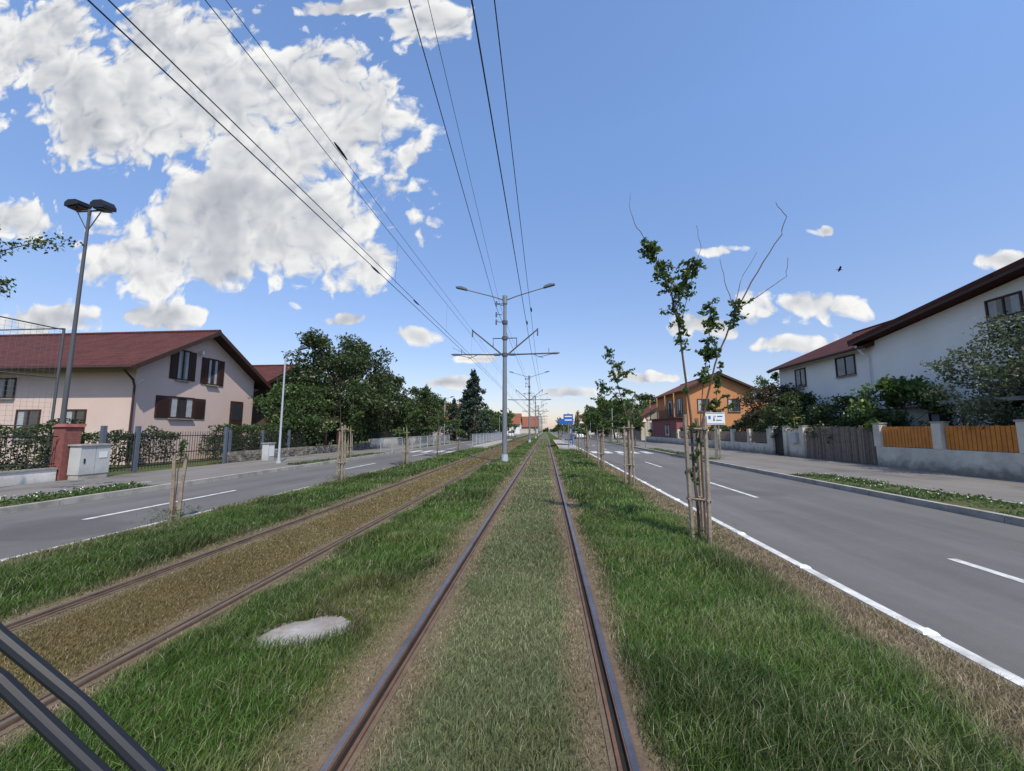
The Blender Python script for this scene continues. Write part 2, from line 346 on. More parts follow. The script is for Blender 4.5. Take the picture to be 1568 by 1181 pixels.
# ------------------------------------------------------------------ grass blades
def hsh(ix,iy,s): 
    v=np.sin(ix*127.1+iy*311.7+s*74.7)*43758.5453; return v-np.floor(v)
def vn(x,y,sc_,s=0):
    x=x*sc_;y=y*sc_; ix=np.floor(x);iy=np.floor(y);fx=x-ix;fy=y-iy
    fx=fx*fx*(3-2*fx);fy=fy*fy*(3-2*fy)
    return (hsh(ix,iy,s)*(1-fx)+hsh(ix+1,iy,s)*fx)*(1-fy)+(hsh(ix,iy+1,s)*(1-fx)+hsh(ix+1,iy+1,s)*fx)*fy
def fbm(x,y,sc_,s=0): return (vn(x,y,sc_,s)+0.5*vn(x,y,sc_*2.1,s+1)+0.25*vn(x,y,sc_*4.3,s+2))/1.75
PXa=np.array(PX); PCa=np.array(PC); PHa=np.array(PHt)
def grass_mesh(name,specs):
    allv=[];allc=[];loops=[];starts=[];tot=[]
    off=0;lo=0
    for (x0,x1,y0,y1,dens,wid,hs,zb,mode) in specs:
        n=int((x1-x0)*(y1-y0)*dens)
        x=rng.uniform(x0,x1,n); y=rng.uniform(y0,y1,n)
        if mode=='track':
            xj=x+(fbm(x,y,1.6,3)-0.5)*0.4
            h=np.interp(xj,PXa,PHa)
            col=np.stack([np.interp(xj,PXa,PCa[:,k]) for k in range(3)],1)
            railx=np.array([-1.0475,0.3875,-4.4775,-3.0425])
            dr=np.min(np.abs(x[:,None]-railx[None,:]),1)
            keep=(dr>0.09)&((dr>0.15)|(rng.random(n)<0.6))
            keep&=~(((x+1.98)/0.31)**2+((y-3.27-0.35*(x+1.98))/0.23)**2<1.0)
            bald=np.exp(-(((x+1.6)/0.6)**2+((y-3.8)/0.5)**2))+0.7*np.exp(-(((x+1.3)/0.2)**2+((y-2.6)/0.9)**2))
            bald=np.clip(bald,0,1)
            col=col*(1-bald[:,None]*0.65)+np.array((0.27,0.215,0.10))*bald[:,None]*0.65; h=h*(1-0.55*bald)
            inr=np.clip(1-np.abs(x+0.33)/0.70,0,1)**0.5*(np.abs(x+0.33)<0.7)
            bd=np.clip(np.sin(2*np.pi*(y+0.25*fbm(x,y,2.0,31))/1.5)*0.5+0.5,0,1)**2*inr*0.45
            dry=np.clip((fbm(x,y,1.1,41)-0.55)*5,0,1)*np.where(h<0.07,0.55,0.25)
            f=np.clip(np.maximum(bd,dry),0,0.85)[:,None]
            col=col*(1-f)+np.array((0.28,0.25,0.14))*f; h=h*(1-0.35*f[:,0])
            dk=np.clip((fbm(x,y,0.8,51)-0.52)*6,0,1)*(h>0.07)
            col=col*(1-0.35*dk[:,None]); h=h*(1+0.35*dk)
        else:
            h=np.full(n,0.07); col=np.tile(np.array((0.07,0.12,0.035)),(n,1)); keep=fbm(x,y,1.5,9)>0.42
        big=fbm(x,y,0.55,11); mid=fbm(x,y,2.6,17)
        h=h*(0.40+0.85*mid+0.3*rng.random(n))*hs
        yel=np.clip((mid-0.5)*2.6,0,1)*0.4*(rng.random(n)<0.7)
        col=col*(1-yel[:,None])+np.array((0.19,0.19,0.055))*yel[:,None]
        col=col*(0.65+0.8*big)[:,None]*rng.uniform(0.5,1.45,n)[:,None]
        dead=rng.random(n)<0.08; col[dead]=np.array((0.33,0.28,0.18))*rng.uniform(0.6,1.1,(dead.sum(),1))
        x=x[keep];y=y[keep];h=h[keep];col=col[keep];n=len(x)
        th=rng.uniform(0,2*np.pi,n); w=wid*rng.uniform(0.6,1.3,n)
        ld=rng.uniform(0,2*np.pi,n)+0.0; la=h*np.abs(rng.normal(0.55,0.4,n))
        wx=np.cos(th)*w;wy=np.sin(th)*w; lx=np.cos(ld)*la+0.2*h; ly=np.sin(ld)*la
        z=np.full(n,zb)
        p0=np.stack([x-wx,y-wy,z],1);p1=np.stack([x+wx,y+wy,z],1)
        p2=np.stack([x+wx*.7+lx*.35,y+wy*.7+ly*.35,z+h*.6],1);p3=np.stack([x-wx*.7+lx*.35,y-wy*.7+ly*.35,z+h*.6],1)
        p4=np.stack([x+lx,y+ly,z+h*(0.9)],1)
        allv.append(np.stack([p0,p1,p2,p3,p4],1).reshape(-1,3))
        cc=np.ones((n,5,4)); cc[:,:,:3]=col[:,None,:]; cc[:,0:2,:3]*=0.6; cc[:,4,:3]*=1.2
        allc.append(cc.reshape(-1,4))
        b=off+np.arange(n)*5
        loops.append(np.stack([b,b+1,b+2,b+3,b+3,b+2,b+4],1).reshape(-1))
        s=lo+np.arange(n)*7
        starts.append(np.stack([s,s+4],1).reshape(-1)); tot.append(np.tile([4,3],n))
        off+=5*n; lo+=7*n
    v=np.concatenate(allv);c=np.concatenate(allc);l=np.concatenate(loops);s=np.concatenate(starts)
    me=bpy.data.meshes.new(name)
    me.vertices.add(len(v)); me.vertices.foreach_set('co',v.astype(np.float32).ravel())
    me.loops.add(len(l)); me.loops.foreach_set('vertex_index',l.astype(np.int32))
    me.polygons.add(len(s)); me.polygons.foreach_set('loop_start',s.astype(np.int32))
    me.update(calc_edges=True)
    a=me.attributes.new('bladecol','FLOAT_COLOR','POINT'); a.data.foreach_set('color',c.astype(np.float32).ravel())
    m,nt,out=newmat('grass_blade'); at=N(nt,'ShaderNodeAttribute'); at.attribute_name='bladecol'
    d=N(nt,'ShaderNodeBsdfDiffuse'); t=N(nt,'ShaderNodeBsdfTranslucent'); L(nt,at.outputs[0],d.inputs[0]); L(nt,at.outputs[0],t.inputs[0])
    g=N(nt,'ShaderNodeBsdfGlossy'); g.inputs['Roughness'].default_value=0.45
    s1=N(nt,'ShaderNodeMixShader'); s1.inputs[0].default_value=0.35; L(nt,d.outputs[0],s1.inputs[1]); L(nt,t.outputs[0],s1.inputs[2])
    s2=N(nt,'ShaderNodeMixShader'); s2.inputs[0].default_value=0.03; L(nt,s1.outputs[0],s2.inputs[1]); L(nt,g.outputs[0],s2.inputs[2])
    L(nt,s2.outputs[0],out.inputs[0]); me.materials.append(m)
    o=bpy.data.objects.new(name,me); sc.collection.objects.link(o)
T='track'
grass_mesh('grass',[
 (-4.4,3.0,1.2,4.5,7000,0.0022,0.9,0.006,T),
 (-6.8,3.0,4.5,8.0,3000,0.0035,0.95,0.006,T),
 (-6.8,-4.4,2.5,4.5,3000,0.003,0.95,0.006,T),
 (-6.8,3.0,8.0,16.0,900,0.007,1.0,0.006,T),
 (-6.8,3.0,16.0,34.0,260,0.016,1.1,0.006,T),
 (-6.8,3.0,34.0,70.0,70,0.035,1.1,0.006,T),
 (8.4,9.7,3.0,14.6,900,0.006,1.0,0.113,'verge'),
 (-11.7,-10.9,3.0,10.2,900,0.006,1.0,0.113,'verge'),
 (8.4,9.3,22,34,250,0.013,1.2,0.113,'verge'),(-11.7,-10.9,17,26,250,0.013,1.2,0.113,'verge'),
])
wd=MB()
for (x0,x1,y0,y1) in ((8.45,9.6,3,14.5),(-11.65,-10.95,4,10.2)):
    for i in range(150):
        cx,cy=random.uniform(x0,x1),random.uniform(y0,y1); k=14
        C=np.stack([rng.normal(cx,.07,k),rng.normal(cy,.1,k),rng.uniform(0.13,0.22,k)],1)
        wd.leaves(C,rng.uniform(.02,.045,k),'leaf_fresh',rng.uniform(0,1,k))
        if random.random()<0.35:
            C=np.stack([rng.normal(cx,.1,2),rng.normal(cy,.1,2),rng.uniform(0.2,0.25,2)],1)
            wd.leaves(C,rng.uniform(.009,.016,2),'flower',rng.uniform(0,1,2),aspect=1)
wd.obj('verge_weeds')

# ------------------------------------------------------------------ trees
def clumpy(mb,centres,radii,per,size,k,tone=None,squash=0.8):
    for (c,r) in zip(centres,radii):
        n=int(per*max(0.3,(r**2)))
        d=rng.normal(size=(n,3)); d/=np.linalg.norm(d,axis=1)[:,None]
        rr=r*rng.uniform(0.25,1.12,n)**0.6*(1+0.25*np.sin(d[:,0]*5+d[:,2]*4+c[0]*3))
        P=d*rr[:,None]; P[:,2]*=squash; P+=np.array(c)
        tonev=random.uniform(-0.25,0.25) if tone is None else tone
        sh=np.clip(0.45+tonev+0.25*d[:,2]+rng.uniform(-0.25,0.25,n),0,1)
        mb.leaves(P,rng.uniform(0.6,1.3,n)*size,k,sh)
def big_tree(name,H,W,crown_lo,k='leaf_deep',nc=55,per=230,size=0.13,seed=1,shape='round',loc=(0,0,0),trunk_r=0.17,rk=0.095,fill=0.1):
    random.seed(seed); mb=MB()
    hub=[Vector((0,0,0)),Vector((random.uniform(-.15,.15),random.uniform(-.15,.15),crown_lo*0.6)),Vector((random.uniform(-.3,.3),random.uniform(-.3,.3),H*0.62))]
    mb.tube([hub[0],hub[1],hub[2],(hub[2].x*1.3,hub[2].y,H*0.9)],[trunk_r*1.25,trunk_r,trunk_r*0.55,0.03],'bark',8)
    cs=[];rs=[]
    for i in range(nc):
        t=random.random(); z=crown_lo+(H-crown_lo)*t
        if shape=='round': prof=math.sin(math.pi*min(1,max(0.08,(t*0.86+0.1))))**0.65
        elif shape=='cone': prof=(1-t)**0.8+0.04
        else: prof=0.5
        a=random.uniform(0,2*math.pi); rad=W/2*prof*math.sqrt(random.uniform(fill,1.0))*random.uniform(0.85,1.12)
        r=W*(rk if shape!='cone' else 0.07)*random.uniform(0.7,1.5)*(0.7+0.3*prof)
        c=(rad*math.cos(a),rad*math.sin(a),min(z,H-r*0.6)); cs.append(c); rs.append(r)
        if i%2==0:
            b=Vector((hub[2].x*0.6,hub[2].y*0.6,max(crown_lo*0.5,c[2]*0.62)))
            m_=(b+Vector(c))/2+Vector((0,0,-0.1*W/6))
            mb.tube([b,m_,c],[trunk_r*0.32,trunk_r*0.2,0.012],'bark',5)
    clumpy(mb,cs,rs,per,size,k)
    for i in range(nc):
        c=cs[random.randrange(nc)]; v=Vector((c[0],c[1],(c[2]-H*0.55)*0.9)); 
        if v.length<0.1: continue
        v=v.normalized()*random.uniform(0.5,0.9)*W*0.09
        e=Vector(c)+v*1.4; n=24
        tt=rng.random(n)[:,None]; P=np.array(c)*(1-tt)+np.array(e)*tt+rng.normal(0,0.012*W,(n,3))
        mb.leaves(P,rng.uniform(.7,1.2,n)*size*0.85,k,rng.uniform(0.2,0.9,n))
    return mb.obj(name,loc=loc)
t1=big_tree('tree',9.3,8.6,1.2,'leaf_deep',105,330,0.12,3,loc=(-16.9,30.5,0))
t2=big_tree('tree',7.2,7.0,0.9,'leaf_deep',75,300,0.13,5,loc=(-16.5,39.5,0))
t3=big_tree('tree',4.6,4.6,0.8,'leaf_mid',55,330,0.10,8,loc=(-16.8,24.8,0),rk=0.12)
con=big_tree('conifer_tree',10.2,6.0,0.8,'leaf_conifer',130,330,0.15,11,'cone',loc=(-10.6,57,0),trunk_r=0.2)
inst(con,'conifer_tree',(-12.6,64,0),1.3,0.85)
inst(con,'conifer_tree',(-14.2,60,0),2.3,0.62)
tA=big_tree('tree',6.8,5.6,1.5,'leaf_mid',50,260,0.15,21,loc=(13.5,66,0))
for (x,y,r,s) in [(-15.5,47,1,0.95),(-16,54,2,1.0),(-14.5,72,.5,1.05),(-14,84,2.2,1),(-15,96,1,1.1),(-13.5,110,3,1),(-14,128,2,1.2),(-20,46,0,1.2),(-22,38,2.9,1.25)]:
    inst(t2 if int(y)%2 else tA,'tree',(x,y,0),r,s)
for (x,y,r,s) in [(13,76,2,1),(12.5,88,.4,1.1),(13.8,100,2,1),(12.5,118,1,1.1),(14,138,2,1.1),(27,62,0,1.2),(20,80,2,1.2)]:
    inst(tA if int(y)%4 else t2,'tree',(x,y,0),r,s)
big_tree('silvery_tree',5.7,5.6,1.6,'leaf_grey',95,480,0.065,31,loc=(17.0,14.4,0),trunk_r=0.09,rk=0.10)
big_tree('walnut_shrub',4.0,3.4,0.7,'leaf_fresh',46,520,0.10,33,loc=(16.4,19.8,0),trunk_r=0.06,rk=0.15,fill=0.0)
big_tree('garden_shrub',3.5,3.4,0.5,'leaf_deep',40,480,0.08,35,loc=(16.4,22.8,0),trunk_r=0.06,rk=0.14,fill=0.0)
big_tree('plum_tree',5.0,4.6,0.8,'leaf_purple',60,420,0.09,37,loc=(17.0,30.6,0),trunk_r=0.09,rk=0.12)
big_tree('garden_shrub',4.1,4.2,0.4,'leaf_deep',50,430,0.09,39,loc=(16.5,27.3,0),trunk_r=0.06,rk=0.13,fill=0.0)
big_tree('fruit_tree',6.4,4.0,1.8,'leaf_mid',34,260,0.09,41,loc=(18.2,33.5,0),trunk_r=0.09,rk=0.10)
big_tree('garden_shrub',3.1,3.0,0.3,'leaf_mid',36,450,0.07,43,loc=(16.4,25.0,0),trunk_r=0.05,rk=0.15,fill=0.0)

def hedge(name,x0,x1,y0,y1,z0,z1,k,dens=260,size=0.06,bumpy=0.15):
    mb=MB(); 
    n=int(dens*((y1-y0)*(z1-z0)*2+(x1-x0)*(y1-y0)))
    P=rng.uniform(0,1,(n,3)); sel=rng.integers(0,4,n)
    P[sel==0,0]=rng.uniform(0.75,1.0,(sel==0).sum()); P[sel==1,0]=rng.uniform(0,0.25,(sel==1).sum()); P[sel==2,2]=rng.uniform(0.8,1.0,(sel==2).sum())
    x=x0+P[:,0]*(x1-x0); y=y0+P[:,1]*(y1-y0)
    top=z1+(fbm(y,x,0.9,5)-0.5)*bumpy*4; z=z0+P[:,2]*(top-z0)
    x=x+(fbm(y,z,1.3,8)-0.5)*bumpy*2.5
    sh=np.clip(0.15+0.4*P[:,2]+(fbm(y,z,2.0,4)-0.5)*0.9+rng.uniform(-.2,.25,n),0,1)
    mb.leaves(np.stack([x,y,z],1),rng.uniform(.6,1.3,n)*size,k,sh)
    yy=y0+0.2
    while yy<y1:
        mb.tube([((x0+x1)/2,yy,0),((x0+x1)/2+random.uniform(-.1,.1),yy+random.uniform(-.2,.2),z0+(z1-z0)*0.8)],[0.03,0.01],'bark',5); yy+=0.7
    mb.obj(name)
hedge('hedge',-16.6,-15.5,18.0,24.0,0.3,2.0,'leaf_deep')
hedge('hedge',-16.8,-15.3,24.0,52.0,0.7,2.6,'leaf_deep',170,0.09,0.3)
hedge('hedge',-17.2,-16.2,5.0,12.6,0.2,1.9,'leaf_deep',300,0.05,0.2)
hedge('hedge',-19.2,-18.4,13.0,18.5,0.2,1.5,'leaf_deep',260,0.06,0.3)
hedge('hedge',-19.4,-18.6,20.5,24.0,0.2,1.3,'leaf_mid',260,0.06,0.3)
hedge('hedge',15.2,16.4,36.0,60.0,0.3,1.9,'leaf_mid',150,0.09,0.3)
hedge('hedge',15.3,16.1,19.5,36.0,0.2,2.2,'leaf_deep',260,0.07,0.35)

def sapling(name,loc,paths,leafy,stakes=((-0.1,0.0),(0.14,-0.06),(0.1,0.16)),sh=1.85,k='leaf_mid',per=16,size=0.035,weeds=True):
    mb=MB(); lx,ly=loc
    for pts,r0,r1 in paths:
        n=len(pts); P=[];Rr=[]
        for i in range(n-1):
            a,b=Vector(pts[i]),Vector(pts[i+1])
            for q in range(4):
                t=q/4; P.append(a.lerp(b,t)+Vector((random.uniform(-.012,.012),random.uniform(-.012,.012),0))); Rr.append(r0+(r1-r0)*((i+t)/(n-1)))
        P.append(Vector(pts[-1])); Rr.append(r1)
        mb.tube(P,Rr,'twig',6)
    for a,b,dn,spread in leafy:
        a=Vector(a);b=Vector(b); ns=max(2,int((b-a).length*dn))
        for i in range(ns):
            c=a.lerp(b,random.random()); d=Vector((random.gauss(0,1),random.gauss(0,1),random.gauss(-0.1,0.6))).normalized()*spread*random.uniform(0.5,1.2)
            e=c+d; mb.tube([c,e],[0.003,0.0015],'twig',3,cap=False)
            tt=np.linspace(0.15,1,per)[:,None]; PP=np.array(c)*(1-tt)+np.array(e)*tt+rng.normal(0,0.018,(per,3))
            PP[:,2]-=0.03*tt[:,0]
            mb.leaves(PP,rng.uniform(.6,1.2,per)*size,k,np.clip(rng.uniform(0.1,0.9,per)+random.uniform(-.2,.2),0,1),aspect=0.5)
    for i,(dx,dy) in enumerate(stakes):
        t=random.uniform(-.05,.05)
        mb.tube([(dx,dy,-0.02),(dx+t*0.4,dy,sh*0.5),(dx+t,dy+t,sh*random.uniform(0.90,1.04))],[0.034,0.032,0.030],'stake_wood',7)
    if len(stakes)>=3:
        for i in range(3):
            (ax,ay),(bx,by)=stakes[i],stakes[(i+1)%3]
            for zz in (0.62,sh*0.9):
                d=Vector((bx-ax,by-ay,0)).normalized()*0.06
                mb.tube([(ax-d.x,ay-d.y,zz),(bx+d.x,by+d.y,zz+random.uniform(-.02,.02))],0.02,'stake_wood',5)
    elif len(stakes)==2:
        (ax,ay),(bx,by)=stakes; mb.tube([(ax,ay,sh*0.85),(bx,by,sh*0.87)],0.018,'stake_wood',5)
    if weeds:
        n=420; C=np.stack([rng.normal(0,.2,n),rng.normal(0,.2,n),rng.uniform(0.0,0.26,n)],1)
        mb.leaves(C,rng.uniform(.025,.055,n),'leaf_mid',rng.uniform(0,.9,n),aspect=0.1)
    return mb.obj(name,loc=(lx,ly,0.006))
ox,oy=2.28,6.25
def S(pts): return [(x-ox,y,z) for x,y,z in pts]
random.seed(12)
sapling('young_tree',(ox,oy),[
  (S([(2.26,0,0),(2.22,0,1.83),(2.13,.02,3.3),(1.98,.05,4.05),(1.66,.05,4.75)]),0.022,0.007),
  (S([(1.66,.05,4.75),(1.50,.05,5.05),(1.42,.06,5.35),(1.46,.06,5.6)]),0.006,0.002),
  (S([(2.08,.02,3.6),(2.25,.0,4.05),(2.45,-.03,4.35)]),0.009,0.003),
  (S([(2.36,0,0.1),(2.36,0.02,1.6),(2.62,.0,2.65),(2.98,0,3.5),(3.38,.05,4.15),(3.78,.05,4.75),(3.88,.05,5.05),(3.74,.05,5.3)]),0.017,0.0035),
  (S([(2.98,0,3.5),(3.35,-.1,3.75),(3.72,-.1,4.0),(3.76,-.1,4.3)]),0.008,0.003),
  (S([(2.98,0,3.5),(2.92,.1,3.9),(2.84,.1,4.4)]),0.007,0.003),
  (S([(2.98,0,3.5),(3.12,.1,4.0),(3.42,.1,4.5)]),0.007,0.003),
  (S([(2.3,0,1.4),(2.5,.1,2.5),(2.62,.1,3.2),(2.68,.1,3.7)]),0.009,0.003),
  (S([(2.13,0,3.3),(2.3,.1,3.8),(2.55,.1,4.6),(2.5,.1,5.0)]),0.006,0.0025),
 ],[
  (S([(1.62,.05,4.85)])[0],S([(1.98,.05,4.05)])[0],52,0.19),
  (S([(1.98,.05,4.05)])[0],S([(2.12,.02,3.35)])[0],30,0.20),
  (S([(2.15,.0,3.8)])[0],S([(2.42,-.03,4.35)])[0],64,0.20),
  (S([(2.12,.0,3.2)])[0],S([(2.2,0,2.1)])[0],8,0.14),
  (S([(2.5,0.1,2.4)])[0],S([(2.68,.1,3.7)])[0],44,0.18),
  (S([(2.9,0,3.3)])[0],S([(3.1,0,3.7)])[0],40,0.18),
  (S([(2.2,0,0.9)])[0],S([(2.3,.0,1.9)])[0],9,0.14),
 ],stakes=((-0.12,0.0),(0.06,-0.16),(0.10,0.16)),k='leaf_mid',size=0.042)
def rand_sapling(seed,H,lean,k,fol=1.0,stk=3):
    random.seed(seed); paths=[];leafy=[]
    top=Vector((lean,0,H)); p=[(0,0,0),(0.02,0,H*0.45),(lean*0.5,0.03,H*0.75),tuple(top)]
    paths.append((p,0.022,0.004))
    leafy.append((p[1],p[2],int(10*fol),0.25)); leafy.append((p[2],p[3],int(26*fol),0.2))
    for i in range(6):
        z=H*random.uniform(0.42,0.75); a=random.uniform(0,6.28); l=random.uniform(0.5,0.95)
        b=Vector((lean*z/H*0.6,0,z)); e=b+Vector((math.cos(a)*l*0.9,math.sin(a)*l*0.9,l*random.uniform(0.3,0.9)))
        m_=b.lerp(e,0.5)+Vector((0,0,0.1)); paths.append(([tuple(b),tuple(m_),tuple(e)],0.009,0.003))
        leafy.append((tuple(m_),tuple(e),int(36*fol),0.22)); leafy.append((tuple(b),tuple(m_),int(12*fol),0.2))
    return paths,leafy
st3=((-0.1,0.0),(0.12,-0.1),(0.08,0.14))
random.seed(5)
p,l=rand_sapling(51,4.2,-0.55,'leaf_fresh',1.2); s2=sapling('young_tree',(2.42,12.0),p,l,st3,1.9,'leaf_fresh',size=0.042)
p,l=rand_sapling(55,3.6,0.1,'leaf_fresh',1.2); s3=sapling('young_tree',(2.4,17.8),p,l,st3,1.8,'leaf_fresh',size=0.05)
p,l=rand_sapling(58,3.0,0.1,'leaf_fresh',1.6); s4=sapling('young_tree',(-6.6,18.2),p,l,st3,1.7,'leaf_fresh',size=0.05)
for i,(x,y) in enumerate([(2.4,23.8),(2.4,29.5),(-6.6,23.8),(-6.6,29.6),(2.4,64),(2.4,70),(2.4,76),(-6.6,70),(-6.6,76),(-6.6,82)]):
    inst([s4,s3,s2][i%3],'young_tree',(x,y,0.006),random.uniform(0,6),random.uniform(0.85,1.05))
for i,(x,y,s) in enumerate([(-11.3,22,1.0),(-11.3,38,1.1),(-11.3,44,1.2),(8.9,44,1.2),(8.9,50,1.2),(8.9,56,1.1)]):
    inst(s4,'young_tree',(x,y,0.1),i*1.3,s)
sapling('staked_sapling',(-6.67,6.7),[([(0,0,0),(0.01,0,0.9),(0.06,0,1.35),(0.05,0,1.5)],0.012,0.004)],[((0.02,0,1.2),(0.06,0,1.5),30,0.1)],((-0.05,0.0),(0.04,0.06)),1.3,'leaf_mid')
sapling('staked_sapling',(-6.55,12.2),[([(0,0,0),(0.01,0,0.9),(-0.06,0,1.95),(-0.12,0,2.6)],0.014,0.004)],[((-0.02,0,1.6),(-0.1,0,2.1),8,0.12)],st3,1.85,'leaf_mid')
random.seed(77)
p,l=rand_sapling(62,5.6,0.5,'leaf_fresh',1.2); s5=sapling('young_tree',(9.5,23.0),p,l,st3,1.9,'leaf_fresh',size=0.07)
big_tree('young_tree',5.2,3.0,2.0,'leaf_fresh',20,170,0.08,64,loc=(8.8,40.0,0.1),trunk_r=0.06)

random.seed(90)
mb=MB()
trunk=[(0,0,0),(0.05,0.03,1.5),(0.1,0.05,3.2),(0.0,0.1,5.0),(0.1,0.1,6.4)]
mb.tube(trunk,[0.12,0.1,0.08,0.05,0.02],'bark',8)
def br(a,b,c,n=8,dn=14):
    mb.tube([a,b,c],[0.03,0.018,0.005],'bark',5)
    for i in range(n):
        t=random.uniform(0.35,1.05); q=Vector(b).lerp(Vector(c),t); e=q+Vector((random.uniform(-.1,.35),random.uniform(-.3,.3),random.uniform(-.25,.12)))
        mb.tube([q,e],[0.006,0.002],'bark',4); tt=rng.random((dn,1)); P=np.array(q)*(1-tt)+np.array(e)*tt+rng.normal(0,.05,(dn,3))
        mb.leaves(P,rng.uniform(.03,.055,dn),'leaf_mid',rng.uniform(0,.8,dn))
br((0.05,0.05,3.6),(0.8,0.5,4.95),(2.15,1.1,5.75),16)
br((0.05,0.05,3.3),(0.7,0.5,4.3),(1.7,0.9,4.75),12)
br((0.05,0.1,4.4),(0.3,0.5,5.6),(0.9,0.8,6.3),8)
br((0.0,0.1,4.0),(-0.6,0.2,5.0),(-1.2,0.3,5.6),14); br((0.0,0.1,4.0),(-0.3,-0.6,5.0),(-.4,-1.2,5.8),14); br((0,0,3.4),(0.3,-.7,4.2),(.6,-1.3,4.8),14)
mb.obj('roadside_tree',loc=(-12.9,6.2,0.1))

mb=MB()
for side in (-1,1):
    for i in range(70):
        y=random.uniform(125,330); x=side*random.uniform(13,60)+ (0 if side>0 else -1)
        h=random.uniform(4,8); r=random.uniform(2,3.4)
        clumpy(mb,[(x+random.uniform(-r,r),y+random.uniform(-r,r),random.uniform(r*0.5,h-1)) for _ in range(5)],[r*0.8]*5,16,0.55,'leaf_mid')
for i in range(240):
    x=random.uniform(-420,420); y=random.uniform(340,430); r=random.uniform(3,5)
    if abs(x)<6: r=2
    clumpy(mb,[(x,y,r*0.6),(x+2,y,r*1.0)],[r,r],6,1.3,'leaf_deep')
mb.obj('distant_trees')
mb=MB()
for side in (-1,1):
    for i in range(30):
        y=random.uniform(22,120); x=side*random.uniform(34,75)
        h=random.uniform(5,8); r=random.uniform(2,3)
        clumpy(mb,[(x+random.uniform(-r,r),y+random.uniform(-r,r),random.uniform(r*0.5,h-1)) for _ in range(6)],[r*0.8]*6,22,0.4,'leaf_deep')
mb.obj('background_trees')

# ------------------------------------------------------------------ buildings
def win_x(mb,X,s,y0,y1,z0,z1,fr='brown_trim',mull=1,shut=None,cur=True):
    def bx(a,b,ya,yb,za,zb,k):
        a,b=sorted((X+s*a,X+s*b)); mb.box(a,b,ya,yb,za,zb,k)
    bx(0.002,0.02,y0,y1,z0,z1,'glass')
    f=0.07
    if cur:
        w=(y1-y0)*0.28; bx(0.0205,0.023,y0+0.02,y0+w,z0+0.02,z1-0.02,'curtain'); bx(0.0205,0.023,y1-w,y1-0.02,z0+0.02,z1-0.02,'curtain')
    bx(0.003,0.06,y0-f,y0,z0-f,z1+f,fr); bx(0.003,0.06,y1,y1+f,z0-f,z1+f,fr)
    bx(0.003,0.06,y0,y1,z1,z1+f,fr); bx(0.003,0.06,y0,y1,z0-f,z0,fr)
    for i in range(mull): 
        c=y0+(y1-y0)*(i+1)/(mull+1); bx(0.024,0.05,c-0.03,c+0.03,z0,z1,fr)
    bx(0.004,0.13,y0-f*1.4,y1+f*1.4,z0-f-0.05,z0-f-0.003,'concrete')
    if shut:
        w=shut
        for (a,b) in ((y0-f-w,y0-f-0.01),(y1+f+0.01,y1+f+w)):
            bx(0.004,0.05,a,b,z0-0.05,z1+0.05,fr)
            zz=z0
            while zz<z1-0.05: bx(0.051,0.065,a+0.05,b-0.05,zz,zz+0.05,fr); zz+=0.1
def win_y(mb,Y,x0,x1,z0,z1,fr='brown_trim',mull=1):
    def bx(xa,xb,a,b,za,zb,k): mb.box(xa,xb,Y-b,Y-a,za,zb,k)
    bx(x0,x1,0.002,0.02,z0,z1,'glass'); f=0.07
    w=(x1-x0)*0.3; bx(x0+.02,x0+w,0.0205,0.023,z0+.02,z1-.02,'curtain')
    bx(x0-f,x0,0.003,0.06,z0-f,z1+f,fr); bx(x1,x1+f,0.003,0.06,z0-f,z1+f,fr)
    bx(x0,x1,0.003,0.06,z1,z1+f,fr); bx(x0,x1,0.003,0.06,z0-f,z0,fr)
    for i in range(mull):
        c=x0+(x1-x0)*(i+1)/(mull+1); bx(c-.035,c+.035,0.024,0.05,z0,z1,fr)
    bx(x0-.1,x1+.1,0.004,0.13,z0-f-0.05,z0-f-0.003,'concrete')
def gable_roof_x(mb,x0,x1,y0,y1,ze,zr,oh,k,t=0.16,fascia='brown_trim'):
    ym=(y0+y1)/2; sl=(zr-ze)/(ym-y0); ya=y0-oh; yb=y1+oh; za=ze-sl*oh
    for (a,b) in ((ya,ym),(yb,ym)):
        mb.add([(x0,a,za),(x1,a,za),(x1,b,zr),(x0,b,zr)],[(0,1,2,3)],fascia)
        mb.add([(x0,a,za+t),(x1,a,za+t),(x1,b,zr+t),(x0,b,zr+t)],[(0,1,2,3)],k)
    for xx in (x0,x1):
        for a in (ya,yb):
            mb.prism([(xx-0.03,a,za-0.08),(xx-0.03,ym,zr-0.08),(xx-0.03,ym,zr+t+0.02),(xx-0.03,a,za+t+0.02)],(0.06,0,0),fascia)
    for a,s in ((ya,-1),(yb,1)):
        mb.tube([(x0,a+s*0.06,za+0.06),(x1,a+s*0.06,za+0.06)],0.075,fascia,8)
    mb.tube([(x0,ym,zr+t),(x1,ym,zr+t)],0.11,k,8)
def gable_roof_y(mb,x0,x1,y0,y1,ze,zr,oh,k,t=0.16,fascia='brown_trim'):
    xm=(x0+x1)/2; sl=(zr-ze)/(xm-x0); xa=x0-oh; xb=x1+oh; za=ze-sl*oh
    for a in (xa,xb):
        mb.add([(a,y0,za),(a,y1,za),(xm,y1,zr),(xm,y0,zr)],[(0,1,2,3)],fascia)
        mb.add([(a,y0,za+t),(a,y1,za+t),(xm,y1,zr+t),(xm,y0,zr+t)],[(0,1,2,3)],k)
        for yy in (y0,y1):
            mb.prism([(a,yy-0.03,za-0.08),(xm,yy-0.03,zr-0.08),(xm,yy-0.03,zr+t+0.02),(a,yy-0.03,za+t+0.02)],(0,0.06,0),fascia)
        s=-1 if a==xa else 1
        mb.tube([(a+s*0.06,y0,za+0.06),(a+s*0.06,y1,za+0.06)],0.075,fascia,8)
    mb.tube([(xm,y0,zr+t),(xm,y1,zr+t)],0.11,k,8)

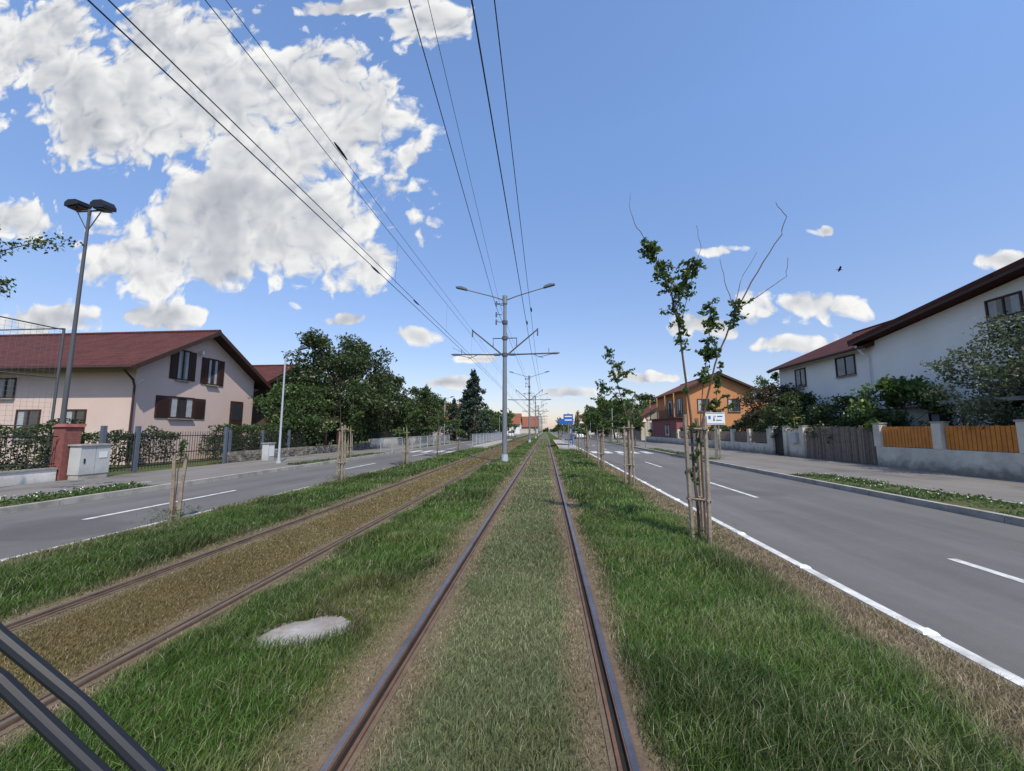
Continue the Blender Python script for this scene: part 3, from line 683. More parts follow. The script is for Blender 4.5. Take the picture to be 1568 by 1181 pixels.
H=empty('pink_house')
w=MB(); x0,x1,y0,y1,ze,zr=-40,-20,17.4,25.2,5.0,7.35
w.prism([(x1,y0,0),(x1,y1,0),(x1,y1,ze),(x1,(y0+y1)/2,zr),(x1,y0,ze)],(x0-x1,0,0),'pink_render'); w.obj('walls',H)
r=MB(); gable_roof_x(r,x0-0.5,x1+0.7,y0,y1,ze,zr,0.75,'roof_red_x'); r.obj('roof',H)
q=MB()
win_x(q,x1,1,19.5,20.15,4.45,6.0,shut=0.36,mull=1); win_x(q,x1,1,21.45,22.1,4.4,5.85,shut=0.40,mull=1)
win_x(q,x1,1,19.3,20.6,2.35,3.4,shut=0.75,mull=2)
q.box(x1+0.003,x1+0.06,23.3,24.3,0.2,3.5,'brown_trim'); q.box(x1+0.061,x1+0.07,23.4,24.2,2.3,3.3,'glass')
win_y(q,y0,-27.6,-26.6,3.3,4.2); win_y(q,y0,-26.2,-25.0,1.3,2.6); win_y(q,y0,-23.5,-22.5,1.3,2.6)
q.obj('windows',H)
d=MB(); d.tube([(x1+0.1,y0-0.65,4.5),(x1+0.08,y0-0.2,4.1),(x1+0.08,y0-0.09,3.8),(x1+0.08,y0-0.09,0.1)],0.05,'brown_trim',7)
d.tube([(x1+0.12,y0-0.02,3.9),(x1+0.4,y0-0.02,4.1)],0.03,'white_trim',6); d.box(x1+0.02,x1+0.25,20.72,20.85,6.0,6.2,'white_trim')
d.obj('downpipe',H)
M['brownw']=mat('brown_render',(0.13,0.09,0.07),0.9,0.1,0.8)
H=empty('brown_house')
w=MB(); w.prism([(-22,27,0),(-22,36,0),(-22,36,4.6),(-22,31.5,6.9),(-22,27,4.6)],(-14,0,0),'brownw'); w.obj('walls',H)
r=MB(); gable_roof_x(r,-36,-21.2,27,36,4.6,7.0,0.7,'roof_red_x'); r.obj('roof',H)
q=MB(); win_x(q,-22,1,28.5,29.7,3.2,4.3); win_x(q,-22,1,31,32.2,3.2,4.3); win_y(q,27,-25,-23.8,3.0,4.1); q.obj('windows',H)

H=empty('white_house')
w=MB()
w.box(18.0,30,22.9,31.6,0,6.35,'white_render')
w.prism([(17.9,6.0,0),(17.9,22.897,0),(17.9,22.897,6.45),(17.9,8.5,8.35),(17.9,6.0,8.0)],(14,0,0),'white_render')
w.box(17.55,17.897,13.0,22.4,2.75,2.95,'white_trim')
w.obj('walls',H)
r=MB()
gable_roof_y(r,18.0,30.0,22.6,32.1,6.38,9.0,0.55,'roof_red_y')
def wing(yA,zA,yB,zB):
    r.prism([(17.25,yA,zA),(17.25,yB,zB),(17.25,yB,zB+0.2),(17.25,yA,zA+0.2)],(15,0,0),'roof_red_y')
    r.prism([(17.2,yA,zA-0.04),(17.2,yB,zB-0.04),(17.2,yB,zB+0.1),(17.2,yA,zA+0.1)],(0.047,0,0),'brown_trim')
    r.prism([(17.18,yA,zA+0.1),(17.18,yB,zB+0.1),(17.18,yB,zB+0.27),(17.18,yA,zA+0.27)],(0.067,0,0),'roof_red_x')
wing(23.5,6.42,8.5,8.42); wing(8.5,8.42,4.0,7.7)
r.obj('roof',H)
q=MB()
win_x(q,18.0,-1,24.2,25.6,4.95,6.0,mull=1,cur=False); win_x(q,18.0,-1,28.6,29.6,4.8,5.9); win_x(q,18.0,-1,24.4,25.6,1.6,2.8)
win_x(q,17.9,-1,15.9,17.0,6.1,6.8,mull=1); win_x(q,17.9,-1,13.4,14.8,5.4,6.9)
win_x(q,17.9,-1,14.2,16.4,0.9,2.3,fr='white_trim',mull=3)
win_x(q,17.9,-1,18.5,19.9,1.2,2.4)
q.obj('windows',H)
d=MB(); d.tube([(17.3,23.1,6.3),(17.6,23.05,5.9),(17.82,23.0,5.6),(17.82,23.0,0.1)],0.055,'white_trim',7)
d.box(17.99-0.1,17.99,26.6,27.3,0.2,2.4,'brown_trim')
d.box(16.6,17.54,12.5,17.5,2.7,2.85,'concrete')
for yy in (12.6,15,17.4): d.tube([(16.7,yy,0),(16.7,yy,2.7)],0.06,'white_trim',8)
d.obj('downpipe_and_porch',H)

H=empty('terracotta_house')
w=MB(); w.prism([(16,46,0),(23,46,0),(23,46,6.3),(19.5,46,7.9),(16,46,6.3)],(0,11.6,0),'orange_render')
w.box(23.003,30,46.6,56,0,5.2,'orange_render'); w.box(14.9,16.0-0.003,46.5,57,0,3.0,'wine_render'); w.obj('walls',H)
r=MB(); gable_roof_y(r,16,23,45.4,58.2,6.3,7.95,0.6,'roof_or_y'); r.box(22.6,30.3,46.3,56.3,5.21,5.4,'roof_or_y')
r.box(14.6,15.99,46.2,57.3,3.003,3.15,'brown_trim'); r.obj('roof',H)
q=MB(); win_x(q,16,-1,47.5,49.5,3.5,5.4,mull=2); win_x(q,16,-1,51,53,3.5,5.4,mull=2); win_y(q,46,17.2,18.4,3.8,5.1); win_y(q,46,20.5,21.7,3.8,5.1); win_x(q,14.9,-1,49,51,1,2.3)
for yy in np.arange(46.6,57,0.25): q.tube([(14.7,yy,3.15),(14.7,yy,4.1)],0.015,'black_iron',4)
q.tube([(14.7,46.6,4.1),(14.7,57,4.1)],0.03,'black_iron',5)
for yy in (46.6,50,53.5,57): q.tube([(14.75,yy,3.15),(14.75,yy,5.9)],0.07,'orange_render',6)
q.obj('windows_and_balcony',H)

def simple_house(name,x0,x1,y0,y1,ze,zr,wk,rk,axis):
    H=empty(name); w=MB(); r=MB(); q=MB()
    if axis=='y':
        w.prism([(x0,y0,0),(x1,y0,0),(x1,y0,ze),((x0+x1)/2,y0,zr),(x0,y0,ze)],(0,y1-y0,0),wk); gable_roof_y(r,x0,x1,y0-.4,y1+.4,ze,zr,.5,rk)
    else:
        w.prism([(x0,y0,0),(x0,y1,0),(x0,y1,ze),(x0,(y0+y1)/2,zr),(x0,y0,ze)],(x1-x0,0,0),wk); gable_roof_x(r,x0-.4,x1+.4,y0,y1,ze,zr,.5,rk)
    w.obj('walls',H); r.obj('roof',H)
    X,s=(x0,-1) if x0>0 else (x1,1)
    yy=y0+1
    while yy<y1-1.6: win_x(q,X,s,yy,yy+1.1,ze-1.9,ze-0.7,fr='white_trim'); yy+=2.7
    win_y(q,y0,x0+1.2,x0+2.3,ze-1.9,ze-.7,fr='white_trim'); win_y(q,y0,x1-2.4,x1-1.3,ze-1.9,ze-.7,fr='white_trim')
    q.obj('windows',H)
simple_house('cream_house',15.5,24,66,76,3.6,6.2,'cream_render','roof_or_y','y')
simple_house('white_cottage',14.5,23,88,98,3.4,6.0,'white_render','roof_or_x','x')
simple_house('cream_house',15,24,112,124,4.5,7.0,'cream_render','roof_or_y','y')
simple_house('white_cottage',-25,-16,68,80,3.4,6.4,'white_render','roof_or_x','x')
simple_house('cream_house',-25,-15,98,110,3.6,6.4,'cream_render','roof_or_x','x')
simple_house('cream_house',-24,-10,150,162,4.0,8.0,'white_render','roof_or_x','x')
simple_house('cream_house',-16,-4,200,214,3.5,8.5,'cream_render','roof_or_x','x')
simple_house('cream_house',12,22,150,162,4,7.5,'white_render','roof_or_x','x')

# ------------------------------------------------------------------ walls & fences right
f=MB()
X=14.75
f.box(X,X+0.28,6.0,19.1,0.05,0.93,'old_wall')
for (a,b) in ((16.5,18.8),(13.75,16.05),(11.0,13.3),(8.2,10.6)):
    y=a+0.06
    while y<b-0.1:
        f.box(X+0.09,X+0.115,y,y+0.125,0.95,1.80+random.uniform(-.01,.01),'orange_wood'); y+=0.15
    f.box(X+0.12,X+0.15,a,b,1.05,1.13,'orange_wood'); f.box(X+0.12,X+0.15,a,b,1.6,1.68,'orange_wood'); f.box(X+0.16,X+0.17,a,b,0.95,1.75,'brown_trim')
for (a,b) in ((18.8,19.15),(16.1,16.45),(13.35,13.7),(10.65,10.97)):
    f.box(X-0.02,X+0.30,a,b,0.933,1.92,'old_wall'); f.box(X-0.05,X+0.33,a-0.03,b+0.03,1.922,1.98,'concrete')
f.obj('garden_wall')
f=MB(); y=19.2
while y<23.9:
    hh=1.83+random.uniform(-.05,.05); wv=random.uniform(0.09,0.13); tl=random.uniform(-.012,.012); ox_=random.uniform(0,0.02)
    f.prism([(X+0.06+ox_,y,0.1),(X+0.06+ox_,y+wv,0.1),(X+0.06+ox_,y+wv+tl,hh-0.03),(X+0.06+ox_,y+wv/2+tl,hh),(X+0.06+ox_,y+tl,hh-0.03)],(0.022,0,0),random.choice(['grey_wood','grey_wood','grey_wood_b'])); y+=wv+random.uniform(0.014,0.03)
f.box(X+0.11,X+0.16,19.2,23.9,0.5,0.58,'grey_wood'); f.box(X+0.11,X+0.16,19.2,23.9,1.45,1.53,'grey_wood')
f.obj('wooden_fence')
f=MB()
for a in (24.0,25.6,27.1): f.box(X-0.05,X+0.3,a,a+0.35,0.05,1.85,'old_wall'); f.box(X-0.08,X+0.33,a-.03,a+.38,1.852,1.92,'concrete')
f.box(X+0.02,X+0.25,24.36,25.59,0.05,1.75,'old_wall')
f.box(X-0.16,X+0.01,24.55,25.05,0.9,1.5,'cabinet'); f.tube([(X-0.05,24.7,1.5),(X-0.05,24.7,2.4)],0.015,'yellow',6); f.tube([(X-0.05,24.7,2.4),(X+0.3,24.7,2.4)],0.015,'yellow',6)
f.box(X+0.08,X+0.1,25.97,27.08,0.15,1.75,'black_iron')
y=27.5
f.box(X,X+0.25,27.46,60,0.05,0.75,'old_wall')
while y<46:
    f.box(X-0.02,X+0.27,y,y+0.32,0.752,1.75,'old_wall')
    yy=y+0.4
    while yy<y+2.5:
        f.box(X+0.08,X+0.1,yy,yy+0.09,0.8,1.55,'grey_wood'); yy+=0.14
    y+=2.6
f.obj('garden_wall')

# ------------------------------------------------------------------ fences left
X=-15.1
f=MB()
f.box(X-0.2,X,2.0,11.1,0.05,0.45,'white_render'); f.box(X-0.23,X+0.03,2.0,11.1,0.452,0.50,'concrete')
def pickets(mb,y0,y1,z0,z1,step=0.13,r=0.012,k='black_iron',X=X):
    y=y0
    while y<=y1: 
        mb.tube([(X-0.1,y,z0),(X-0.1,y,z1-0.06),(X-0.1,y,z1)],[r,r,r*0.2],k,4); y+=step
    for z in (z0+0.12,z1-0.2): mb.tube([(X-0.1,y0,z),(X-0.1,y1,z)],0.018,k,4)
pickets(f,2.0,11.1,0.5,1.65)
for y in (3.6,6.2,8.8): f.box(X-0.14,X-0.06,y,y+0.08,0.5,1.7,'slate_post')
f.obj('iron_fence')
f=MB(); f.box(X-0.35,X+0.05,11.15,11.6,0.1,1.75,'redbrick')
for z in np.arange(0.2,1.7,0.085): f.box(X-0.353,X+0.053,11.147,11.603,z,z+0.006,'grey_wood')
f.prism([(X-0.4,11.1,1.752),(X+0.1,11.1,1.752),(X+0.02,11.2,1.85),(X-0.32,11.2,1.85)],(0,0.55,0),'redbrick'); f.obj('brick_pillar')
f=MB(); f.box(X+0.1,X+0.5,11.3,11.72,0.25,1.15,'cabinet'); f.box(X+0.1,X+0.5,11.735,12.15,0.25,1.15,'cabinet')
f.box(X+0.06,X+0.54,11.26,12.2,1.152,1.2,'concrete'); f.box(X+0.12,X+0.48,11.32,12.13,0.1,0.248,'concrete')
f.box(X+0.502,X+0.515,11.4,11.44,0.6,0.75,'black_iron'); f.box(X+0.502,X+0.512,11.82,12.06,0.75,0.95,'signwhite'); f.obj('electrical_cabinet')
f=MB(); pickets(f,12.35,17.5,0.18,1.62,0.12,0.014)
for y in (12.3,13.45,17.55): f.box(X-0.16,X-0.04,y,y+0.12,0.1,1.8,'slate_post')
for z in (0.3,0.75): f.tube([(X-0.1,13.5,z),(X-0.1,17.5,z)],0.02,'black_iron',4)
f.obj('iron_gate')
f=MB(); f.box(X-0.3,X,17.75,33,0.05,0.6,'stone')
for i in range(420):
    y=random.uniform(17.8,32.9); z=random.uniform(0.1,0.55); a=random.uniform(.07,.15); b=random.uniform(.04,.08)
    f.prism([(X-0.01,y-a,z-b*.5),(X-0.01,y-a*.3,z-b),(X-0.01,y+a,z-b*.6),(X-0.01,y+a*.8,z+b*.7),(X-0.01,y-a*.5,z+b)],(random.uniform(0.02,0.045),0,0),'stone')
f.obj('stone_wall')
f=MB(); pickets(f,17.75,24,0.62,1.5,0.14,0.012)
for y in (17.8,20.0,22.2): f.box(X-0.16,X-0.04,y,y+0.1,0.6,1.65,'slate_post')
f.obj('iron_fence')
f=MB(); f.box(X-0.25,X,33.1,65,0.05,0.9,'old_wall'); pickets(f,33.2,65,0.9,1.6,0.3,0.02); f.obj('garden_wall')
f=MB(); 
for y in (26.0,27.6): f.box(X-0.9,X-0.75,y,y+0.15,0,2.2,'brown_trim'); f.box(X-0.1,X+0.02,y,y+0.15,0.6,2.2,'brown_trim')
f.prism([(X-1.1,25.8,2.2),(X+0.2,25.8,2.2),(X-0.45,25.8,2.6)],(0,2.1,0),'brown_trim'); f.obj('gate_canopy')
f=MB(); f.box(-14.6,-14.25,19.3,19.75,0.1,0.95,'cabinet'); f.box(-14.64,-14.21,19.26,19.79,0.952,1.0,'concrete'); f.box(-14.24,-14.235,19.35,19.7,0.3,0.85,'signwhite'); f.obj('utility_box')
f=MB(); XS=-17.3
for y in (3.5,6.5,9.5,12.4): f.tube([(XS,y,0),(XS,y,5.3)],0.04,'dark_steel',7)
for z in (1.8,3.5,5.25): f.tube([(XS,3.5,z),(XS,12.4,z)],0.022,'dark_steel',6)
f.tube([(XS,12.4,5.3),(XS-12,12.4,5.3)],0.022,'dark_steel',6)
for i in range(56):
    y=3.5+i*0.16
    f.tube([(XS,y,0.2),(XS,y,5.2)],0.003,'steel',3,cap=False)
for i in range(32): f.tube([(XS,3.5,0.2+i*0.16),(XS,12.4,0.2+i*0.16)],0.003,'steel',3,cap=False)
f.obj('ball_court_fence')

f=MB()
def railing(mb,x,y0,y1,z=0.1,h=1.0,k='rail_grey'):
    y=y0
    while y<y1:
        mb.tube([(x,y,z),(x,y,z+h)],0.03,k,6); mb.tube([(x,y+1.9,z),(x,y+1.9,z+h)],0.03,k,6)
        mb.tube([(x,y,z+h),(x,y+1.9,z+h)],0.028,k,6); mb.tube([(x,y,z+0.2),(x,y+1.9,z+0.2)],0.02,k,6)
        yy=y+0.15
        while yy<y+1.85: mb.tube([(x,yy,z+0.2),(x,yy,z+h)],0.010,k,4); yy+=0.17
        y+=2.1
railing(f,-10.95,25.5,44); f.obj('pedestrian_railing')
P=empty('tram_stop')
f=MB(); f.box(-6.75,-5.2,35,62,0,0.22,'concrete'); f.box(-5.32,-5.2,35,62,0.221,0.226,'yellow'); f.obj('platform',P)
f=MB(); railing(f,-6.6,35.2,60,0.22,1.05); f.obj('railing',P)
P=empty('tram_stop')
f=MB(); f.box(1.05,2.75,33,60,0,0.22,'concrete'); f.box(1.05,1.18,33,60,0.221,0.226,'yellow'); f.obj('platform',P)
f=MB(); railing(f,2.6,43.5,60,0.22,1.05); f.obj('railing',P)
f=MB()
for y in (38,41): f.tube([(2.5,y,.22),(2.5,y,2.6)],0.05,'blue',8)
f.box(1.2,2.65,37.6,41.4,2.6,2.72,'blue'); f.box(2.45,2.48,38.1,40.9,0.5,2.4,'glass'); f.box(1.9,2.4,38.4,40.6,0.65,0.72,'grey_wood')
f.box(1.25,2.6,37.55,37.6,2.2,2.58,'blue'); f.obj('shelter',P)
f=MB(); f.tube([(1.9,33.6,0.22),(1.9,33.6,3.1)],0.04,'steel',8); f.box(1.5,2.3,33.54,33.58,2.3,3.0,'blue'); f.box(1.6,2.2,33.53,33.538,2.45,2.55,'signwhite'); f.box(1.6,2.2,33.53,33.538,2.75,2.85,'signwhite')
f.obj('tram_stop_sign')

# ------------------------------------------------------------------ poles & wires
def catenary_pole(name,y):
    mb=MB(); x=0
    mb.tube([(x,0,0),(x,0,4.5),(x,0,8.65)],[0.135,0.115,0.085],'steel',14)
    mb.tube([(x,0,0),(x,0,0.42)],[0.19,0.17],'steel_light',14)
    mb.tube([(x,0,8.3),(x,0,8.75)],[0.13,0.13],'steel',12)
    for s in (-1,1):
        mb.tube([(x,0,8.5),(x+s*0.7,0,8.75),(x+s*2.1,0,9.15)],[0.04,0.035,0.03],'steel',7)
        a=Vector((x+s*2.05,0,9.12)); b=a+Vector((s*0.6,0,0.15))
        mb.prism([(a.x,-0.12,a.z),(b.x,-0.13,b.z),(b.x,-0.12,b.z+0.06),((a.x+b.x)/2,-0.12,(a.z+b.z)/2+0.13),(a.x,-0.1,a.z+0.1)],(0,0.25,0),'slate_post')
        mb.tube([(x,0,5.57),(x+s*2.85,0,5.62)],[0.045,0.035],'dark_steel',7)
        mb.tube([(x,0,5.45),(x+s*1.72,0,6.9)],[0.042,0.034],'dark_steel',7)
        mb.tube([(x+s*1.72,0,6.95),(x+s*1.72,0,6.55)],0.04,'slate_post',6)
        mb.tube([(x,0,6.45),(x+s*0.62,0,6.45),(x+s*0.62,0,6.0)],[0.03,0.03,0.03],'dark_steel',6)
        mb.tube([(x+s*0.25,0,5.58),(x+s*0.55,0,5.58)],0.07,'slate_post',8); mb.tube([(x+s*2.5,0,5.61),(x+s*2.75,0,5.61)],0.06,'slate_post',8)
        mb.tube([(x+s*2.7,0,5.62),(x+s*1.75,0,5.42)],0.018,'dark_steel',5); mb.tube([(x+s*1.4,0,5.6),(x+s*2.0,0.3,5.42)],0.015,'dark_steel',5)
        mb.tube([(x+s*2.3,0,5.6),(x+s*2.3,0,5.9)],0.015,'dark_steel',5)
    for z in (5.57,6.45,7.3): mb.tube([(x,0,z-0.09),(x,0,z+0.09)],0.145,'dark_steel',12)
    mb.tube([(x,0,8.2),(x-0.55,0.0,8.35)],0.02,'dark_steel',5)
    for z in (7.3,7.7,8.3): mb.tube([(x-0.13,-.05,z),(x-0.45,-.05,z+0.05)],0.02,'dark_steel',5); mb.tube([(x-0.45,-.05,z-0.12),(x-0.45,-.05,z+0.15)],0.045,'slate_post',7)
    mb.box(x-0.2,x+0.2,-0.18,0.18,0.0,0.03,'concrete')
    return mb.obj(name,loc=(-2.1,y,0.006))
cp=catenary_pole('tram_catenary_pole',20.1)
for y in (51,82,113,144,175,206,237): inst(cp,'tram_catenary_pole',(-2.1,y,0.006))
W=MB()
ys=[-11,20.1,51,82,113,144,175,206,237]
def span(x,z,rad,sag=0.0,zig=0.0):
    for i in range(len(ys)-1):
        a,b=ys[i],ys[i+1]; xa=x+(zig if i%2 else -zig); xb=x+(-zig if i%2 else zig)
        pts=[(xa+(xb-xa)*t,a+(b-a)*t,z-sag*4*t*(1-t)) for t in np.linspace(0,1,9)]
        W.tube(pts,rad*(1 if b<60 else 2),'wire',5,cap=False)
span(-3.98,5.42,0.0085,0.0,0.05); span(-3.80,5.42,0.0075,0.0,0.05)
span(-3.82,6.60,0.006,0.08); span(-3.60,6.62,0.005,0.08)
span(-0.62,5.42,0.0085,0.0,-0.05); span(-0.42,5.42,0.006,0.0,-0.05)
for (xn,xf,z,r_) in ((-1.35,-2.62,8.3,0.0095),(-1.0,-2.35,8.2,0.005)):
    W.tube([(xn,-11,z),(xn*0.5+xf*0.5,4.5,z-0.15),(xf,20.1,z)],r_,'wire',5,cap=False)
    W.tube([(xf,20.1,z),(xf,51,z),(xf,237,z)],r_*1.3,'wire',5,cap=False)
for y in np.arange(9.5,110,5.2):
    W.tube([(-3.85,y,5.42),(-3.82,y,6.55)],0.003,'wire',3,cap=False)
for (x,y,z) in ((-3.98,8.6,5.42),(-3.8,11,5.42),(-3.6,6.2,6.6),(-0.62,13.5,5.42),(-0.42,12,5.42)):
    W.tube([(x,y-0.22,z),(x,y-0.08,z),(x,y+0.08,z),(x,y+0.22,z)],[0.012,0.024,0.024,0.012],'rubber',7)
W.tube([(-4.9,20.1,6.0),(-3.8,20.3,5.5)],0.008,'wire',4)
W.obj('overhead_wires')

f=MB(); f.tube([(0,0,0),(0,0,4.5),(0,0,9.3)],[0.075,0.06,0.042],'dark_steel',10)
f.tube([(-0.5,0.0,9.35),(0.5,0.0,9.35)],0.03,'dark_steel',6); f.tube([(0,0,8.6),(-0.45,0,9.3)],0.018,'dark_steel',5); f.tube([(0,0,8.6),(0.45,0,9.3)],0.018,'dark_steel',5); f.tube([(0,0,9.2),(0,0,9.4)],0.05,'dark_steel',8)
for s,dz in ((-1,0.12),(1,0.05)):
    c=Vector((s*0.5,0,9.45+dz)); 
    f.prism([(c.x-0.27,c.y-0.2,c.z-0.1),(c.x+0.27,c.y-0.2,c.z-0.1-s*0.06),(c.x+0.27,c.y-0.2,c.z+0.02-s*0.06),(c.x+0.15,c.y-0.2,c.z+0.14),(c.x-0.15,c.y-0.2,c.z+0.14),(c.x-0.27,c.y-0.2,c.z+0.05)],(0.0,0.42,0.05),'rubber')
    f.prism([(c.x-0.2,c.y-0.15,c.z-0.12),(c.x+0.2,c.y-0.15,c.z-0.12-s*0.05),(c.x+0.2,c.y+0.18,c.z-0.1-s*0.05),(c.x-0.2,c.y+0.18,c.z-0.1)],(0,0,-0.02),'glass')
    f.tube([(s*0.5,0,9.35),(s*0.5,0,9.45)],0.03,'dark_steel',6)
f.obj('floodlight_mast',loc=(-16.0,11.75,0))
def street_lamp(name,loc,h,sgn):
    f=MB(); f.tube([(0,0,0),(0,0,1.2),(0,0,h-0.35)],[0.065,0.048,0.035],'steel_light',9)
    f.tube([(0,0,h-0.35),(sgn*0.12,0,h-0.05),(sgn*0.7,0,h+0.1)],[0.032,0.028,0.023],'steel_light',7)
    f.prism([(sgn*0.65,-0.09,h+0.06),(sgn*1.1,-0.1,h+0.17),(sgn*1.1,-0.09,h+0.21),(sgn*0.85,-0.09,h+0.24),(sgn*0.65,-0.08,h+0.16)],(0,0.19,0),'slate_post')
    f.tube([(0,0,0),(0,0,0.08)],0.12,'steel_light',9)
    return f.obj(name,loc=loc)
sl=street_lamp('street_lamp',(-12.6,17.8,0.1),5.35,1)
for y in (46,74,102): inst(sl,'street_lamp',(-12.0,y,0.1))
for y in (58,86,114): inst(sl,'street_lamp',(9.6,y,0.1),math.pi)

f=MB(); f.tube([(0,0,0),(0,0,2.45)],0.03,'steel',8); f.box(-0.5,0.5,-0.05,-0.035,1.85,2.5,'signwhite')
f.box(-0.47,0.47,-0.054,-0.051,2.44,2.47,'blue'); f.box(-0.47,0.47,-0.054,-0.051,1.88,1.91,'blue')
f.box(-0.36,-0.24,-0.056,-0.051,2.14,2.32,'blue'); f.box(0.10,0.38,-0.056,-0.051,2.26,2.32,'blue'); f.box(0.04,0.32,-0.056,-0.051,2.06,2.11,'slate_post')
f.prism([(-0.12,-0.056,2.05),(-0.02,-0.056,2.05),(-0.07,-0.056,2.36)],(0,0.005,0),'slate_post')
f.tube([(-.02,-0.03,2.3),(.02,-0.03,2.3)],0.045,'steel',8)
f.obj('traffic_sign',loc=(9.15,22.2,0.1))
def round_sign(name,loc,h,tri=False):
    f=MB(); f.tube([(0,0,0),(0,0,h)],0.03,'steel',7)
    n=20 if not tri else 3
    pts=[(0.32*math.sin(2*math.pi*i/n),-0.04,h-0.3+0.32*math.cos(2*math.pi*i/n)) for i in range(n)]
    pin=[(0.22*math.sin(2*math.pi*i/n),-0.052,h-0.3+0.22*math.cos(2*math.pi*i/n)) for i in range(n)]
    f.prism(pts,(0,0.015,0),'red' if tri else 'blue'); f.prism(pin,(0,0.01,0),'signwhite'); return f.obj(name,loc=loc)
round_sign('crosswalk_sign',(2.75,31.0,0),2.6,True); round_sign('crosswalk_sign',(8.8,36,0.1),2.7,True)
f=MB()
f.tube([(0,0,0),(0,0,3.4)],0.05,'steel',7); f.box(-0.14,0.14,-0.15,0.0,2.5,3.3,'rubber')
for z,k in ((3.12,'red'),(2.9,'yellow'),(2.68,'blue')): f.tube([(0,-0.15,z),(0,-0.17,z)],0.08,k,10)
f.obj('traffic_light',loc=(2.8,62,0)); 

def car(name,loc,rz,paint,van=False):
    f=MB(); Ln=4.3 if not van else 4.9; hw=0.87
    prof=[(-Ln/2,0.35,0.72),(-Ln/2+0.12,0.24,0.84),(-Ln/2+1.0,0.22,0.93),(0,0.22,0.97),(Ln/2-0.7,0.22,0.98),(Ln/2-0.05,0.28,0.92),(Ln/2,0.4,0.8)]
    rings=[]
    for (y,zb,zt) in prof:
        k=hw*(0.9 if abs(y)>Ln/2-0.08 else 1.0)
        rings.append([(-k*0.9,y,zb),(-k,y,zb+0.15),(-k,y,zt-0.12),(-k*0.9,y,zt),(k*0.9,y,zt),(k,y,zt-0.12),(k,y,zb+0.15),(k*0.9,y,zb)])
    vs=[p for r_ in rings for p in r_]; fs=[]
    for i in range(len(rings)-1):
        for j in range(8): fs.append((i*8+j,i*8+(j+1)%8,(i+1)*8+(j+1)%8,(i+1)*8+j))
    fs+= [tuple(range(8))[::-1],tuple(range(len(vs)-8,len(vs)))]; f.add(vs,fs,paint)
    zt=1.45 if not van else 1.95; fa=-Ln/2+(1.0 if not van else 0.75); ra=Ln/2-(0.25 if not van else 0.08)
    a=[(-hw*.92,fa,0.92),(hw*.92,fa,0.92),(hw*.92,ra,0.95),(-hw*.92,ra,0.95)]; b=[(-hw*.74,fa+0.75,zt),(hw*.74,fa+0.75,zt),(hw*.74,ra-(0.4 if not van else 0.06),zt),(-hw*.74,ra-(0.4 if not van else 0.06),zt)]
    f.add(a+b,[(0,1,5,4),(1,2,6,5),(2,3,7,6),(3,0,4,7)],'glass')
    f.add([(x,y,z+0.002) for x,y,z in b]+[(x*0.93,y,z+0.05) for x,y,z in b],[(4,5,6,7),(0,1,5,4),(1,2,6,5),(2,3,7,6),(3,0,4,7)],paint)
    for i in (0,1,2,3): f.tube([a[i],b[i]],0.035,paint,5)
    for s in (-1,1):
        m_=[(s*hw*.93,0.2,0.95),(s*hw*.76,0.2,zt)]; f.tube(m_,0.035,paint,5)
        if van: f.add([(s*hw*.945,0.6,0.95),(s*hw*.945,ra-.05,0.95),(s*hw*.77,ra-.1,zt),(s*hw*.77,0.6,zt)],[(0,1,2,3)],paint)
        for y in (-Ln/2+0.8,Ln/2-0.8):
            f.tube([(s*(hw-0.18),y,0.32),(s*(hw+0.02),y,0.32)],0.32,'rubber',18); f.tube([(s*(hw+0.021),y,0.32),(s*(hw+0.03),y,0.32)],0.19,'steel',12)
        f.box(s*0.62-0.16,s*0.62+0.16,-Ln/2-0.02,-Ln/2+0.08,0.58,0.72,'signwhite'); f.box(s*0.66-0.1,s*0.66+0.1,Ln/2-0.06,Ln/2+0.015,0.6,0.82,'red')
        f.box(s*(hw+0.08)-0.08,s*(hw+0.08)+0.08,fa+0.35,fa+0.45,0.95,1.08,paint)
    f.box(-0.25,0.25,-Ln/2-0.025,-Ln/2,0.4,0.5,'signwhite'); f.box(-0.25,0.25,Ln/2,Ln/2+0.02,0.5,0.6,'signwhite')
    o=f.obj(name,loc=loc); o.rotation_euler=(0,0,rz); return o
car('white_van',(6.6,78,0),0,'carwhite',True); car('car',(4.1,96,0),0,'cardark'); car('red_car',(6.6,110,0),0,'carred')
car('car',(-9.5,72,0),0,'cardark'); car('white_car',(-7.9,92,0),0,'carwhite')

f=MB(); f.tube([(0,-0.17,0),(0,-0.11,0.01),(0,0,0),(0,0.12,0),(0,0.24,-0.01)],[0.01,0.028,0.04,0.02,0.012],'rubber',8)
for s in (-1,1): f.add([(s*0.02,-0.06,0.02),(s*0.18,-0.09,0.09),(s*0.38,0.03,0.05),(s*0.17,0.05,0.07),(s*0.02,0.07,0.01)],[(0,1,2,3,4)],'rubber')
o=f.obj('bird',loc=(22.5,30.8,13.85)); o.rotation_euler=(0.2,0.35,1.2)

f=MB()
f.tube([(-1.12,0.66,1.385),(-1.0,0.684,1.272),(-0.86,0.712,1.152),(-0.724,0.736,1.022),(-0.58,0.76,0.89)],[0.010,0.0125,0.012,0.0135,0.014],'rubber',10)
f.tube([(-1.12,0.66,1.29),(-1.003,0.692,1.196),(-0.82,0.728,1.02),(-0.62,0.76,0.83)],[0.011,0.013,0.0135,0.015],'rubber',10)
f.tube([(-1.1,0.665,1.36),(-1.1,0.665,1.28)],0.01,'rubber',6)
f.obj('windscreen_wiper')

